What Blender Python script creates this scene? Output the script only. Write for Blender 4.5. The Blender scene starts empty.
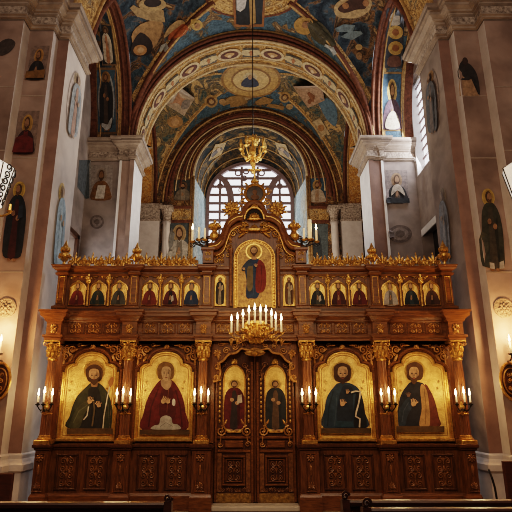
import bpy, math, random
from mathutils import Vector
from mathutils.bvhtree import BVHTree
from math import sin, cos, pi, sqrt, radians
random.seed(7)
SC = bpy.context.scene
COL = SC.collection
# ------------------------------------------------------------------ camera model
F, CX, CY, TILT, CAMX, CAMY, CAMZ = 520.0, 247.0, 256.0, radians(16.5), -.15, -10.0, 1.5
CT, ST = cos(TILT), sin(TILT)
def ray(px, py):
    v = (CY - py) / F
    return Vector(((px - CX) / F, CT - v * ST, ST + v * CT))
def at(px, py, Y):
    d = ray(px, py); t = (Y - CAMY) / d.y
    return Vector((CAMX + d.x * t, Y, CAMZ + d.z * t))
# ------------------------------------------------------------------ materials
def _nt(name):
    m = bpy.data.materials.new(name); m.use_nodes = True
    nt = m.node_tree; b = nt.nodes['Principled BSDF']
    return m, nt, b
def mat(name, c, rough=.6, metal=0., c2=None, scale=6., detail=6., bump=0., bscale=None, emit=None, estr=0., spec=.5, stretch=None, coat=0.):
    m, nt, b = _nt(name); L = nt.links
    b.inputs['Roughness'].default_value = rough; b.inputs['Metallic'].default_value = metal
    b.inputs['Specular IOR Level'].default_value = spec
    b.inputs['Coat Weight'].default_value = coat
    b.inputs['Coat Roughness'].default_value = .25
    tc = nt.nodes.new('ShaderNodeTexCoord'); mp = nt.nodes.new('ShaderNodeMapping')
    L.new(tc.outputs['Object'], mp.inputs['Vector'])
    if stretch: mp.inputs['Scale'].default_value = stretch
    n = nt.nodes.new('ShaderNodeTexNoise'); n.inputs['Scale'].default_value = scale; n.inputs['Detail'].default_value = detail
    n.inputs['Roughness'].default_value = .65
    L.new(mp.outputs['Vector'], n.inputs['Vector'])
    r = nt.nodes.new('ShaderNodeValToRGB')
    c2 = c2 or tuple(x * .7 for x in c)
    r.color_ramp.elements[0].position = .32; r.color_ramp.elements[1].position = .68
    r.color_ramp.elements[0].color = (*c2, 1); r.color_ramp.elements[1].color = (*c, 1)
    L.new(n.outputs['Fac'], r.inputs['Fac']); L.new(r.outputs['Color'], b.inputs['Base Color'])
    if bump:
        n2 = nt.nodes.new('ShaderNodeTexNoise'); n2.inputs['Scale'].default_value = bscale or scale * 3; n2.inputs['Detail'].default_value = 4
        L.new(mp.outputs['Vector'], n2.inputs['Vector'])
        bp = nt.nodes.new('ShaderNodeBump'); bp.inputs['Strength'].default_value = bump; bp.inputs['Distance'].default_value = .02
        L.new(n2.outputs['Fac'], bp.inputs['Height']); L.new(bp.outputs['Normal'], b.inputs['Normal'])
    if emit:
        b.inputs['Emission Color'].default_value = (*emit, 1); b.inputs['Emission Strength'].default_value = estr
    return m
def fresco(name, stops, scale=1.2, rough=.8, dist=1.2, fine=9., metal=0., amt=.75, fdist=2.):
    """painted plaster: blotches of several pigments with finer brushwork over them"""
    m, nt, b = _nt(name); L = nt.links
    b.inputs['Roughness'].default_value = rough; b.inputs['Metallic'].default_value = metal
    b.inputs['Specular IOR Level'].default_value = .06
    tc = nt.nodes.new('ShaderNodeTexCoord')
    n = nt.nodes.new('ShaderNodeTexNoise'); n.inputs['Scale'].default_value = scale; n.inputs['Detail'].default_value = 5
    n.inputs['Distortion'].default_value = dist
    L.new(tc.outputs['Object'], n.inputs['Vector'])
    r = nt.nodes.new('ShaderNodeValToRGB'); e = r.color_ramp.elements
    k = len(stops)
    for i, (p, c) in enumerate(stops):
        if i < 2: e[i].position = p
        el = e[i] if i < 2 else e.new(p)
        el.position = p; el.color = (*c, 1)
    L.new(n.outputs['Fac'], r.inputs['Fac'])
    n2 = nt.nodes.new('ShaderNodeTexNoise'); n2.inputs['Scale'].default_value = fine; n2.inputs['Detail'].default_value = 4
    n2.inputs['Distortion'].default_value = fdist
    L.new(tc.outputs['Object'], n2.inputs['Vector'])
    r2 = nt.nodes.new('ShaderNodeValToRGB'); r2.color_ramp.elements[0].position = .38; r2.color_ramp.elements[1].position = .62
    r2.color_ramp.elements[0].color = (.45, .42, .38, 1); r2.color_ramp.elements[1].color = (1.15, 1.1, 1.0, 1)
    L.new(n2.outputs['Fac'], r2.inputs['Fac'])
    mx = nt.nodes.new('ShaderNodeMix'); mx.data_type = 'RGBA'; mx.blend_type = 'MULTIPLY'
    mx.inputs['Factor'].default_value = amt
    L.new(r.outputs['Color'], mx.inputs['A']); L.new(r2.outputs['Color'], mx.inputs['B'])
    L.new(mx.outputs['Result'], b.inputs['Base Color'])
    return m
def emis(name, c, s):
    m, nt, b = _nt(name)
    b.inputs['Base Color'].default_value = (*c, 1); b.inputs['Emission Color'].default_value = (*c, 1); b.inputs['Emission Strength'].default_value = s
    return m
_flat = {}
def flat(c, rough=.75, metal=0.):
    k = (tuple(round(x, 3) for x in c), rough, metal)
    if k not in _flat:
        _flat[k] = mat('pigment_%d' % len(_flat), c, rough, metal, c2=tuple(x * .42 for x in c), scale=9., detail=9., spec=.3)
    return _flat[k]
M = {}
M['wood'] = mat('carved_walnut', (.165, .062, .0175), .40, c2=(.052, .017, .005), scale=5., stretch=(6, 6, 1.), bump=.12, coat=.04, spec=.32)
M['wood_h'] = mat('walnut_rail', (.195, .074, .020), .36, c2=(.066, .0215, .006), scale=5., stretch=(1., 6, 6), bump=.1, coat=.08, spec=.35)
M['wood_d'] = mat('dark_walnut', (.085, .028, .0095), .42, c2=(.03, .0098, .0035), scale=5., stretch=(6, 6, 1.), bump=.12, coat=.04, spec=.3)
M['relief'] = mat('carved_relief', (.27, .115, .032), .38, .25, c2=(.09, .032, .009), scale=18., bump=.25, coat=.2)
M['gilt'] = mat('worn_gilding', (.70, .40, .11), .36, .75, c2=(.26, .11, .025), scale=16., bump=.3)
M['gold'] = mat('bright_gold', (.92, .58, .17), .3, .8, c2=(.45, .22, .05), scale=14., bump=.35)
M['goldpat'] = mat('tooled_dark_gold', (.40, .225, .06), .4, .5, c2=(.12, .055, .014), scale=15., detail=6, bump=.6, bscale=30.)
M['relief_l'] = mat('brightened_gilded_relief', (.52, .26, .07), .4, .45, c2=(.20, .08, .02), scale=18., bump=.25)  # gold-brown carving, colour brightened to offset the shade under the entablature
M['goldleaf'] = mat('gold_leaf_ground', (1.0, .66, .205), .42, .45, c2=(.58, .31, .07), scale=9., detail=8, bump=.55, bscale=34.)
M['brass'] = mat('brass', (.80, .50, .14), .28, .9, c2=(.5, .27, .06), scale=9.)
M['iron'] = mat('black_iron', (.02, .015, .012), .5, .6, scale=20.)
M['wax'] = mat('ivory_wax', (.85, .72, .50), .5, c2=(.8, .62, .38), scale=20., emit=(1, .62, .28), estr=.35)
M['flame'] = emis('candle_flame', (1, .74, .36), 30.)
M['wick'] = mat('wick', (.02, .015, .01), .9)
M['plaster'] = fresco('mauve_plaster', [(.25, (.13, .09, .077)), (.45, (.245, .172, .148)), (.6, (.305, .222, .194)), (.75, (.205, .132, .108))], .75, .85, .4, 2.2, 0., .35, .3)
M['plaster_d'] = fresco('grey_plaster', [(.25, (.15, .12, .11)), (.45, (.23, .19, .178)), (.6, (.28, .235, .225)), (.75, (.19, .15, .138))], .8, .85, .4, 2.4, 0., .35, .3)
M['marble'] = mat('pale_marble', (.56, .50, .48), .5, c2=(.40, .345, .33), scale=2.2, detail=9)
M['marble_w'] = mat('white_marble', (.74, .72, .72), .5, c2=(.55, .53, .54), scale=1.8, detail=9)
M['redstone'] = mat('red_brown_stone', (.22, .125, .098), .6, c2=(.125, .068, .054), scale=2., detail=9)
M['cornice'] = mat('weathered_stone', (.34, .27, .22), .7, c2=(.17, .125, .10), scale=2.5, detail=9)
M['frieze'] = mat('carved_frieze', (.42, .34, .285), .75, c2=(.10, .07, .055), scale=14., detail=2, bump=.3)
M['floor'] = mat('stone_floor', (.22, .17, .13), .45, c2=(.14, .105, .08), scale=2.)
M['step'] = mat('pale_step', (.50, .43, .35), .6, c2=(.38, .32, .26), scale=3.)
BLUE, TEAL, OCH, CRM, BRN, RED = (.03, .066, .125), (.035, .062, .075), (.36, .20, .065), (.50, .37, .23), (.10, .045, .022), (.22, .06, .03)
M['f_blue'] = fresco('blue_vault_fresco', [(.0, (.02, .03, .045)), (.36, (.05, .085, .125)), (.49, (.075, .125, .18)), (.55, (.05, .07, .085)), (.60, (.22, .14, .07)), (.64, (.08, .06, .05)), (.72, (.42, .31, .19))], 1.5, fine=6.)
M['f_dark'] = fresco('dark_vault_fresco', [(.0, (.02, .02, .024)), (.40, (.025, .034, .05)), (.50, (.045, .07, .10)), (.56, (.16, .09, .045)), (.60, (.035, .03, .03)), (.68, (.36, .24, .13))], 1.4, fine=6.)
M['f_brown'] = fresco('brown_arch_fresco', [(.0, (.04, .02, .013)), (.38, (.15, .07, .038)), (.47, (.06, .055, .048)), (.53, (.25, .135, .06)), (.58, (.09, .045, .028)), (.66, (.42, .28, .14))], 2.4, fine=8.)
M['f_gold'] = fresco('gold_ornament_fresco', [(.0, (.07, .035, .018)), (.38, (.28, .15, .055)), (.47, (.50, .33, .15)), (.53, (.12, .06, .03)), (.58, (.46, .30, .14)), (.64, (.10, .085, .075)), (.7, (.56, .41, .22))], 3.2, fine=9.)
M['f_soffit'] = fresco('shaded_teal_soffit_fresco', [(.0, (.005, .007, .008)), (.42, (.012, .017, .018)), (.50, (.085, .05, .018)), (.54, (.012, .015, .016)), (.62, (.17, .10, .035))], 2.2, fine=7.)  # teal fresco with shade put into its colours, so the soffit looks unlit
M['f_teal'] = fresco('teal_fresco', [(.0, (.025, .035, .04)), (.40, (.06, .09, .10)), (.50, (.20, .15, .08)), (.55, (.06, .07, .08)), (.62, (.44, .30, .15))], 1.8, fine=7.)
M['f_orange'] = fresco('orange_ornament_fresco', [(.0, (.16, .05, .02)), (.42, (.46, .21, .06)), (.52, (.62, .38, .14)), (.58, (.28, .09, .04)), (.66, (.66, .46, .22))], 5., fine=15.)
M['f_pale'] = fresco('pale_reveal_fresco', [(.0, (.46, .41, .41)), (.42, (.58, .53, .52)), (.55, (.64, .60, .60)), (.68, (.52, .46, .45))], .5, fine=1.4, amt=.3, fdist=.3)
M['f_bluew'] = fresco('pale_blue_wall', [(.0, (.20, .29, .34)), (.45, (.33, .42, .46)), (.6, (.40, .45, .46)), (.7, (.46, .38, .25))], .7, fine=4.)
M['rib_red'] = mat('red_brown_moulding', (.15, .058, .034), .8, c2=(.05, .02, .013), scale=9., spec=.15)
M['rib_cream'] = mat('cream_moulding', (.56, .44, .28), .8, c2=(.27, .18, .10), scale=11., spec=.15)
M['shaft'] = mat('column_shaft_wood', (.20, .074, .021), .38, .1, c2=(.07, .022, .0065), scale=6., stretch=(6, 6, 1.), bump=.12)
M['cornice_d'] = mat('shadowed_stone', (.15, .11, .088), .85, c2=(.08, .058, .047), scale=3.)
M['rib_gold'] = mat('gold_moulding', (.50, .32, .14), .7, c2=(.17, .09, .035), scale=11., spec=.2)
M['mullion'] = mat('mauve_mullion', (.25, .175, .185), .7, c2=(.18, .12, .13), scale=4.)
M['pane'] = emis('daylit_frosted_glass', (.93, .96, 1.0), 2.0)
M['slate'] = mat('slate_blue_paint', (.085, .105, .13), .7, c2=(.05, .06, .08), scale=3.)
M['pew'] = mat('pew_wood', (.085, .026, .014), .32, c2=(.04, .012, .007), scale=5., stretch=(1, 6, 6), coat=.35)
LIFT = [0.]      # height added to the shapes of one storey of the screen while it is set out
# ------------------------------------------------------------------ mesh builder
class MB:
    def __init__(self): self.v = []; self.f = []; self.mi = []; self.cur = 0
    def add(self, vs, fs):
        n = len(self.v); self.v += [Vector(p) for p in vs]
        for f in fs: self.f.append([i + n for i in f]); self.mi.append(self.cur)
        return self
    def box(self, x0, x1, y0, y1, z0, z1):
        vs = [(x, y, z) for z in (z0, z1) for y in (y0, y1) for x in (x0, x1)]
        return self.add(vs, [(0, 2, 3, 1), (4, 5, 7, 6), (0, 1, 5, 4), (2, 6, 7, 3), (0, 4, 6, 2), (1, 3, 7, 5)])
    def bbox(self, x0, x1, y0, y1, z0, z1, b=.01):
        """box with its front edges chamfered (front is -Y)"""
        o = [(x0, z0), (x1, z0), (x1, z1), (x0, z1)]
        i = [(x0 + b, z0 + b), (x1 - b, z0 + b), (x1 - b, z1 - b), (x0 + b, z1 - b)]
        vs = [(x, y1, z) for x, z in o] + [(x, y0 + b, z) for x, z in o] + [(x, y0, z) for x, z in i]
        fs = [(3, 2, 1, 0), (8, 9, 10, 11)]
        for k in range(4):
            j = (k + 1) % 4
            fs += [(k, j, 4 + j, 4 + k), (4 + k, 4 + j, 8 + j, 8 + k)]
        return self.add(vs, fs)
    def prism(self, pts, y0, y1, bev=0.):
        """outline in (x, z), counter-clockwise from the front, front at y0"""
        n = len(pts); vs = [(x, y0, z) for x, z in pts] + [(x, y1, z) for x, z in pts]
        fs = [tuple(range(n)), tuple(range(2 * n - 1, n - 1, -1))]
        fs += [((k + 1) % n, k, n + k, n + (k + 1) % n) for k in range(n)]
        return self.add(vs, fs)
    def tube(self, pts, r, n=6, closed=False):
        pts = [Vector(p) for p in pts]; m = len(pts)
        rs = list(r) if isinstance(r, (list, tuple)) else [r] * m
        vs = []; up = None
        for i, p in enumerate(pts):
            a = pts[(i - 1) % m] if (closed or i > 0) else p; b = pts[(i + 1) % m] if (closed or i < m - 1) else p
            t = (b - a).normalized() if (b - a).length > 1e-9 else Vector((0, 0, 1))
            if up is None:
                up = Vector((0, 1, 0)) if abs(t.y) < .9 else Vector((1, 0, 0))
            s = t.cross(up)
            if s.length < 1e-6: s = t.orthogonal()
            s.normalize(); up = s.cross(t).normalized()
            for k in range(n):
                an = 2 * pi * k / n
                vs.append(p + s * (rs[i] * cos(an)) + up * (rs[i] * sin(an)))
        fs = []
        for i in range(m if closed else m - 1):
            for k in range(n):
                a = i * n + k; b = i * n + (k + 1) % n; j = ((i + 1) % m) * n
                fs.append((a, b, j + (k + 1) % n, j + k))
        if not closed: fs += [tuple(range(n))[::-1], tuple((m - 1) * n + k for k in range(n))]
        return self.add(vs, fs)
    def lathe(self, prof, c, n=14, axis='z'):
        c = Vector(c); vs = []; m = len(prof)
        for r, h in prof:
            for k in range(n):
                a = 2 * pi * k / n
                if axis == 'z': vs.append(c + Vector((r * cos(a), r * sin(a), h)))
                else: vs.append(c + Vector((r * cos(a), -h, r * sin(a))))
        fs = []
        for i in range(m - 1):
            for k in range(n):
                fs.append((i * n + k, i * n + (k + 1) % n, (i + 1) * n + (k + 1) % n, (i + 1) * n + k))
        fs += [tuple(range(n))[::-1], tuple((m - 1) * n + k for k in range(n))]
        return self.add(vs, fs)
    def ell(self, c, rx, ry, rz, n=8, m=5, rot=0.):
        c = Vector(c); vs = []; ca, sa = cos(rot), sin(rot)
        def put(x, y, z): vs.append(c + Vector((x * ca - z * sa, y, x * sa + z * ca)))
        put(0, 0, -rz)
        for i in range(1, m):
            t = -pi / 2 + pi * i / m
            for k in range(n): put(rx * cos(t) * cos(2 * pi * k / n), ry * cos(t) * sin(2 * pi * k / n), rz * sin(t))
        put(0, 0, rz); fs = []
        for k in range(n):
            fs.append((0, 1 + (k + 1) % n, 1 + k))
            for i in range(m - 2):
                a = 1 + i * n
                fs.append((a + k, a + (k + 1) % n, a + n + (k + 1) % n, a + n + k))
            fs.append((1 + (m - 2) * n + k, 1 + (m - 2) * n + (k + 1) % n, len(vs) - 1))
        return self.add(vs, fs)
    def sweep(self, plan, prof, mis=None):
        """profile [(outward offset, z)] along an open plan polyline, outward = right hand side"""
        n = len(plan); P = [Vector(p) for p in plan]; dirs = []
        for i in range(n):
            def nrm(a, b):
                d = (b - a).normalized(); return Vector((d.y, -d.x))
            if i == 0: o = nrm(P[0], P[1])
            elif i == n - 1: o = nrm(P[-2], P[-1])
            else:
                a = nrm(P[i - 1], P[i]); b = nrm(P[i], P[i + 1]); o = (a + b) / max(.3, 1 + a.dot(b))
            dirs.append(o)
        vs = [(P[i].x + dirs[i].x * o, P[i].y + dirs[i].y * o, z) for i in range(n) for o, z in prof]
        k = len(prof)
        for i in range(n - 1):
            if mis: self.cur = mis[i]
            base = len(self.v); self.add([vs[i * k + j] for j in range(k)] + [vs[(i + 1) * k + j] for j in range(k)],
                                         [(j, k + j, k + j + 1, j + 1) for j in range(k - 1)])
        self.cur = 0
        # end caps
        self.add(vs[:k], [tuple(range(k))]); self.add(vs[-k:], [tuple(range(k))[::-1]])
        return self
    # --- ornament in the XZ plane
    def scroll(self, x, z, y, s, hand=1, turns=1.4, start=0., t=.16, n=15, ns=5):
        pts = []; rs = []
        for i in range(n):
            u = i / (n - 1); a = start + hand * turns * 2 * pi * u; r = s * (1 - .82 * u)
            pts.append((x + r * cos(a), y - .25 * s * u, z + r * sin(a))); rs.append(s * t * (1.1 - .35 * u))
        self.tube(pts, rs, ns)
        self.ell(pts[-1], s * .22, s * .22, s * .22, 6, 4)
        return self
    def leaf(self, x, z, y, l, w, ang):
        self.ell((x + cos(ang) * l / 2, y, z + sin(ang) * l / 2), l / 2, w * .6, w / 2, 7, 4, ang); return self
    def rosette(self, x, z, y, r, k=8):
        for i in range(k):
            a = 2 * pi * i / k; self.ell((x + cos(a) * r * .6, y, z + sin(a) * r * .6), r * .42, r * .22, r * .24, 6, 4, a)
        self.ell((x, y - r * .15, z), r * .3, r * .3, r * .3, 7, 5); return self
    def palmette(self, x, z, y, h, w):
        for k in range(-3, 4):
            a = pi / 2 - k * .38; l = h * (1 - .09 * abs(k) ** 1.4)
            self.leaf(x, z, y, l, w * .26, a)
        self.scroll(x - w * .38, z + h * .06, y, h * .2, 1, 1.2, -pi / 2); self.scroll(x + w * .38, z + h * .06, y, h * .2, -1, 1.2, -pi / 2)
        return self
    def foliage(self, x0, x1, z0, z1, y, cell=.1, fill=1.):
        """symmetrical scrolling foliage filling a rectangle"""
        w, h = x1 - x0, z1 - z0; xc = (x0 + x1) / 2
        rows = max(1, round(h / (cell * 2))); cols = max(1, round(w / (cell * 4)))
        s = min(h / rows / 2, w / cols / 4) * .95
        for r in range(rows):
            zz = z0 + h * (r + .5) / rows
            for c in range(cols):
                cx = x0 + w * (c + .5) / cols; o = w / cols * .25
                up = 1 if (r + c) % 2 else -1
                self.scroll(cx - o, zz, y, s, up, 1.35, 0. if up > 0 else 0., .17)
                self.scroll(cx + o, zz, y, s, -up, 1.35, pi, .17)
                self.leaf(cx, zz - s, y - .005, 2 * s, s * .5, pi / 2)
                for q in (-1, 1):
                    self.leaf(cx + q * o, zz + up * s * .9, y, s * .9, s * .4, pi / 2 + q * .9)
        return self
    def build(self, name, m, parent=None, smooth=False, mirror=False, origin=None):
        if parent is not None: o0 = ORG.get(parent, Vector((0, 0, 0)))
        else: o0 = Vector(origin) if origin is not None else Vector((0, 0, 0))
        if LIFT[0]: o0 = o0 - Vector((0, 0, LIFT[0]))
        me = bpy.data.meshes.new(name)
        if mirror:
            vs = [Vector((-p.x, p.y, p.z)) - o0 for p in self.v]; fs = [f[::-1] for f in self.f]
        else:
            vs = [p - o0 for p in self.v]; fs = self.f
        me.from_pydata(vs, [], fs)
        for mm in (m if isinstance(m, (list, tuple)) else [m]): me.materials.append(mm)
        if isinstance(m, (list, tuple)): me.polygons.foreach_set('material_index', self.mi)
        if smooth: me.polygons.foreach_set('use_smooth', [True] * len(fs))
        me.update()
        o = bpy.data.objects.new(name, me); COL.objects.link(o)
        if parent is not None: o.parent = parent; ORG[o] = o0 + Vector((0, 0, LIFT[0]))
        else: o.location = o0; ORG[o] = o0
        return o
ORG = {}
def tag(o, label=None, cat=None, group=None, kind=None):
    if label and len(label.split()) > 16: print('LONG', len(label.split()), label)
    if label: o['label'] = label
    if cat: o['category'] = cat
    if group: o['group'] = group
    if kind: o['kind'] = kind
    return o
def thing(name, label, cat, loc, group=None):
    o = bpy.data.objects.new(name, None); COL.objects.link(o); o.location = loc; o.empty_display_size = .1
    if label and len(label.split()) > 16: print('LONG', len(label.split()), label)
    ORG[o] = Vector(loc); return tag(o, label, cat, group)
def copy_tree(o, parent=None, off=(0, 0, 0)):
    c = o.copy(); COL.objects.link(c)
    if parent is not None: c.parent = parent
    else: c.location = Vector(o.location) + Vector(off)
    ORG[c] = ORG.get(o, Vector()) + Vector(off)
    for ch in list(o.children): copy_tree(ch, c, off)
    return c
BV, BF = [], []
def struct(name, mb, m, smooth=False, mirror=False, surf=True, parent=None):
    o = mb.build(name, m, parent, smooth, mirror)
    if parent is None: tag(o, kind='structure')
    if surf:
        n = len(BV); BV.extend(Vector((-p.x, p.y, p.z)) if mirror else p.copy() for p in mb.v)
        BF.extend([i + n for i in f] for f in mb.f)
    return o
def smoothpts(pts, k=4, closed=True):
    P = [Vector((p[0], p[1])) for p in pts]; n = len(P); out = []
    for i in range(n if closed else n - 1):
        p0, p1, p2, p3 = (P[(i - 1) % n], P[i], P[(i + 1) % n], P[(i + 2) % n]) if closed else (P[max(i - 1, 0)], P[i], P[i + 1], P[min(i + 2, n - 1)])
        for j in range(k):
            t = j / k
            out.append(tuple(.5 * ((2 * p1) + (p2 - p0) * t + (2 * p0 - 5 * p1 + 4 * p2 - p3) * t * t + (3 * p1 - p0 - 3 * p2 + p3) * t ** 3)))
    if not closed: out.append(tuple(P[-1]))
    return out
def ellpts(cx, cy, rx, ry, n=20, a0=0., a1=2 * pi):
    full = abs(a1 - a0 - 2 * pi) < 1e-6
    return [(cx + rx * cos(a0 + (a1 - a0) * i / (n if full else n - 1)), cy + ry * sin(a0 + (a1 - a0) * i / (n if full else n - 1))) for i in range(n)]
# ================================================================== ARCHITECTURE
ZS = 10.38           # springing line of the great arches
NEAR = [(-7.2, -.63), (-4.99, -.63), (-4.99, -.3), (-4.46, -.3), (-4.46, 0), (-4.22, 0), (-4.22, 1.3), (-5.6, 1.3)]
FAR = [(-5.6, 6.08), (-4.46, 6.08), (-4.46, 5.96), (-4.38, 5.96), (-4.38, 6.0), (-4.1, 6.0), (-4.1, 5.93), (-3.95, 5.93), (-3.95, 7.3), (-5.4, 7.3)]
SIDES = (('left', False), ('right', True))
for side, mir in SIDES:
    b = MB().sweep(NEAR, [(0, -.2), (0, ZS)], [0, 1, 0, 1, 2, 3, 3])
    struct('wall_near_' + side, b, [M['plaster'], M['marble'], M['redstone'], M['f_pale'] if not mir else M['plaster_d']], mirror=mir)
    b = MB().sweep(FAR, [(0, -.2), (0, ZS)], [0, 1, 1, 2, 3, 1, 3, 4, 0])
    struct('wall_far_' + side, b, [M['plaster_d'], M['marble_w'], M['marble'], M['redstone'] if mir else M['plaster'], M['marble_w']], mirror=mir)
k = 1
for side, mir in SIDES:
    # white base moulding and dado of the near pier
    b = MB().sweep(NEAR, [(.05, -.2), (.05, .42), (.09, .46), (.09, .56), (.06, .60), (.03, .66), (.03, .72), (0, .75)])
    struct('baseboard_' + side, b, M['marble'], mirror=mir)
    for plan, dz in ((NEAR, 0), (FAR, 0)):
        b = MB().sweep(plan, [(0, 9.64), (.05, 9.65), (.05, 9.69), (.09, 9.70), (.09, 9.73), (.02, 9.74)]); b.sweep(plan, [(.02, 9.97), (.07, 9.99), (.07, 10.04), (.12, 10.05), (.12, 10.09), (.21, 10.14), (.21, 10.21), (.26, 10.22), (.30, 10.31), (.30, 10.38), (.0, 10.4), (-.6, 10.4)])
        struct('trim_%d' % k, b, M['cornice'], mirror=mir); k += 1
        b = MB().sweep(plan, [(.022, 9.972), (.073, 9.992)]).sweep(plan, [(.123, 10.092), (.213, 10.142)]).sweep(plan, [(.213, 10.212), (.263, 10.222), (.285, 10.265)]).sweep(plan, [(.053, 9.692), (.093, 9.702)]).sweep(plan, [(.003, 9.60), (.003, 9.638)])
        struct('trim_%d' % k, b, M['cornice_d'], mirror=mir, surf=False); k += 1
        b = MB().sweep(plan, [(.02, 9.74), (.03, 9.745), (.03, 9.965), (.02, 9.97)])
        struct('trim_%d' % k, b, M['frieze'], mirror=mir); k += 1
def strip(A, B, mb=None):
    mb = mb or MB(); n = len(A)
    return mb.add(list(A) + list(B), [(i, i + 1, n + i + 1, n + i) for i in range(n - 1)])
# --- groin vaults
def vz(p, q, H0, Hs):
    h = H0 - (H0 - Hs) * abs(p) ** 4 * (1 - q * q)
    m = min(abs(p), abs(q)); return ZS + h * sqrt(max(0, 1 - m * m))
def vault(W, yc, hb, H0, Hs, n=56):
    P = [-cos(pi * i / n) for i in range(n + 1)]; mb = MB(); vs = []
    for q in P:
        for p in P: vs.append((p * W, yc + q * hb, vz(p, q, H0, Hs)))
    fs = []; mi = []
    for j in range(n):
        for i in range(n):
            a = j * (n + 1) + i
            pc, qc = (P[i] + P[i + 1]) / 2, (P[j] + P[j + 1]) / 2
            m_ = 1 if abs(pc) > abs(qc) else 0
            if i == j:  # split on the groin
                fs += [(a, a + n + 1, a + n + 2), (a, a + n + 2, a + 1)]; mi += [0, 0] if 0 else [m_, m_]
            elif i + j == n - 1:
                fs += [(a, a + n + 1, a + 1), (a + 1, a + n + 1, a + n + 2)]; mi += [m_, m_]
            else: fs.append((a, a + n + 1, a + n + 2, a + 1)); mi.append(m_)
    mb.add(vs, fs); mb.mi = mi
    return mb
B1 = (4.2, 3.65, 2.35, 4.5, 3.25); B2 = (4.25, 9.5, 2.2, 4.95, 3.4)
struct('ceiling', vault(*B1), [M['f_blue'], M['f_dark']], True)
struct('ceiling.001', vault(*B2), [M['f_blue'], M['f_teal']], True)
def groin(W, yc, hb, H0, Hs, s, r, dr=0., half_=0):
    pts = []
    for i in range(41):
        t = (.30 + .695 * sin(pi / 2 * i / 40)) * (1 if half_ else -1)
        pts.append((t * W, yc + s * t * hb, vz(t, t, H0, Hs) - dr))
    return pts
for bay in (B1, B2):
    for s in (1, -1):
        for h_ in (0, 1):
          for nm, r, dr in ((('rib_red', .10, .0), ('rib_gold', .04, .09)) if bay is B1 else (('rib_gold', .045, .0),)):
            struct('trim_%d' % k, MB().tube(groin(*bay, s, r, dr, h_), r, 6), M[nm], True); k += 1
for bay in (B1, B2):      # ornamental bands painted along both sides of the diagonal ribs
    W_0, yc_, hb_, H_, S_ = bay
    for sx in (1, -1):
        for sy in (1, -1):
            T = [.30 + .66 * i / 30 for i in range(31)]; e_ = .035 if bay is B1 else .022
            g0 = [(sx * W_0 * (t + e_), yc_ + sy * hb_ * (t - e_), vz(t + e_, t - e_, H_, S_) - .025) for t in T]
            g1 = [(sx * W_0 * t, yc_ + sy * hb_ * t, vz(t, t, H_, S_) - .025) for t in T]
            g2 = [(sx * W_0 * (t - e_), yc_ + sy * hb_ * (t + e_), vz(t - e_, t + e_, H_, S_) - .025) for t in T]
            b = strip(g0, g1); strip(g1, g2, b)
            struct('trim_%d' % k, b, M['f_gold'], True, surf=False); k += 1
# --- arches: ring strips between two half-ellipses
def half(a, r, z0, n=48, stilt=0.):
    return [(-a * cos(pi * i / n), z0 + r * sin(pi * i / n)) for i in range(n + 1)]
def archpts(a, r, z0, y, n=48): return [(x, y, z) for x, z in half(a, r, z0, n)]
# transverse arch B (gold), and the same near arch between the near piers
AB = (3.95, 4.05)
struct('trim_%d' % k, strip(archpts(*AB, ZS, 6.0), archpts(*AB, ZS, 7.3)), M['f_gold'], True); k += 1
struct('wall_arch_middle', strip(archpts(*AB, ZS, 6.0), archpts(4.2, 4.5, ZS, 6.0)), M['rib_red'], True)
struct('wall_arch_middle_rear', strip(archpts(*AB, ZS, 7.3), archpts(4.3, 5.0, ZS, 7.3)), M['f_brown'], True)
for a, r, y, rad, m in ((3.97, 4.07, 5.99, .045, 'rib_cream'), (4.02, 4.17, 5.95, .055, 'rib_red'), (4.12, 4.33, 5.93, .07, 'rib_red'), (4.2, 4.46, 5.93, .04, 'rib_gold'),
                        (3.94, 4.04, 6.14, .028, 'rib_cream'), (3.94, 4.04, 6.98, .028, 'rib_cream'), (3.93, 4.03, 7.28, .05, 'rib_cream')):
    struct('trim_%d' % k, MB().tube(archpts(a, r, ZS, y), rad, 6), M[m], True, surf=False); k += 1
AN = (4.22, 4.3)
struct('trim_%d' % k, strip(archpts(*AN, ZS, 0.), archpts(*AN, ZS, 1.3)), M['f_gold'], True); k += 1
struct('wall_arch_near', strip(archpts(*AN, ZS, 1.3), archpts(4.2, 4.5, ZS, 1.3)), M['f_brown'], True)
struct('wall_arch_front', strip(archpts(*AN, ZS, 0.), archpts(7.2, 6.2, ZS, 0.)), M['plaster'], True)
for y in (.03, 1.27):
    struct('trim_%d' % k, MB().tube(archpts(4.2, 4.28, ZS, y), .05, 6), M['rib_gold'], True, surf=False); k += 1
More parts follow.
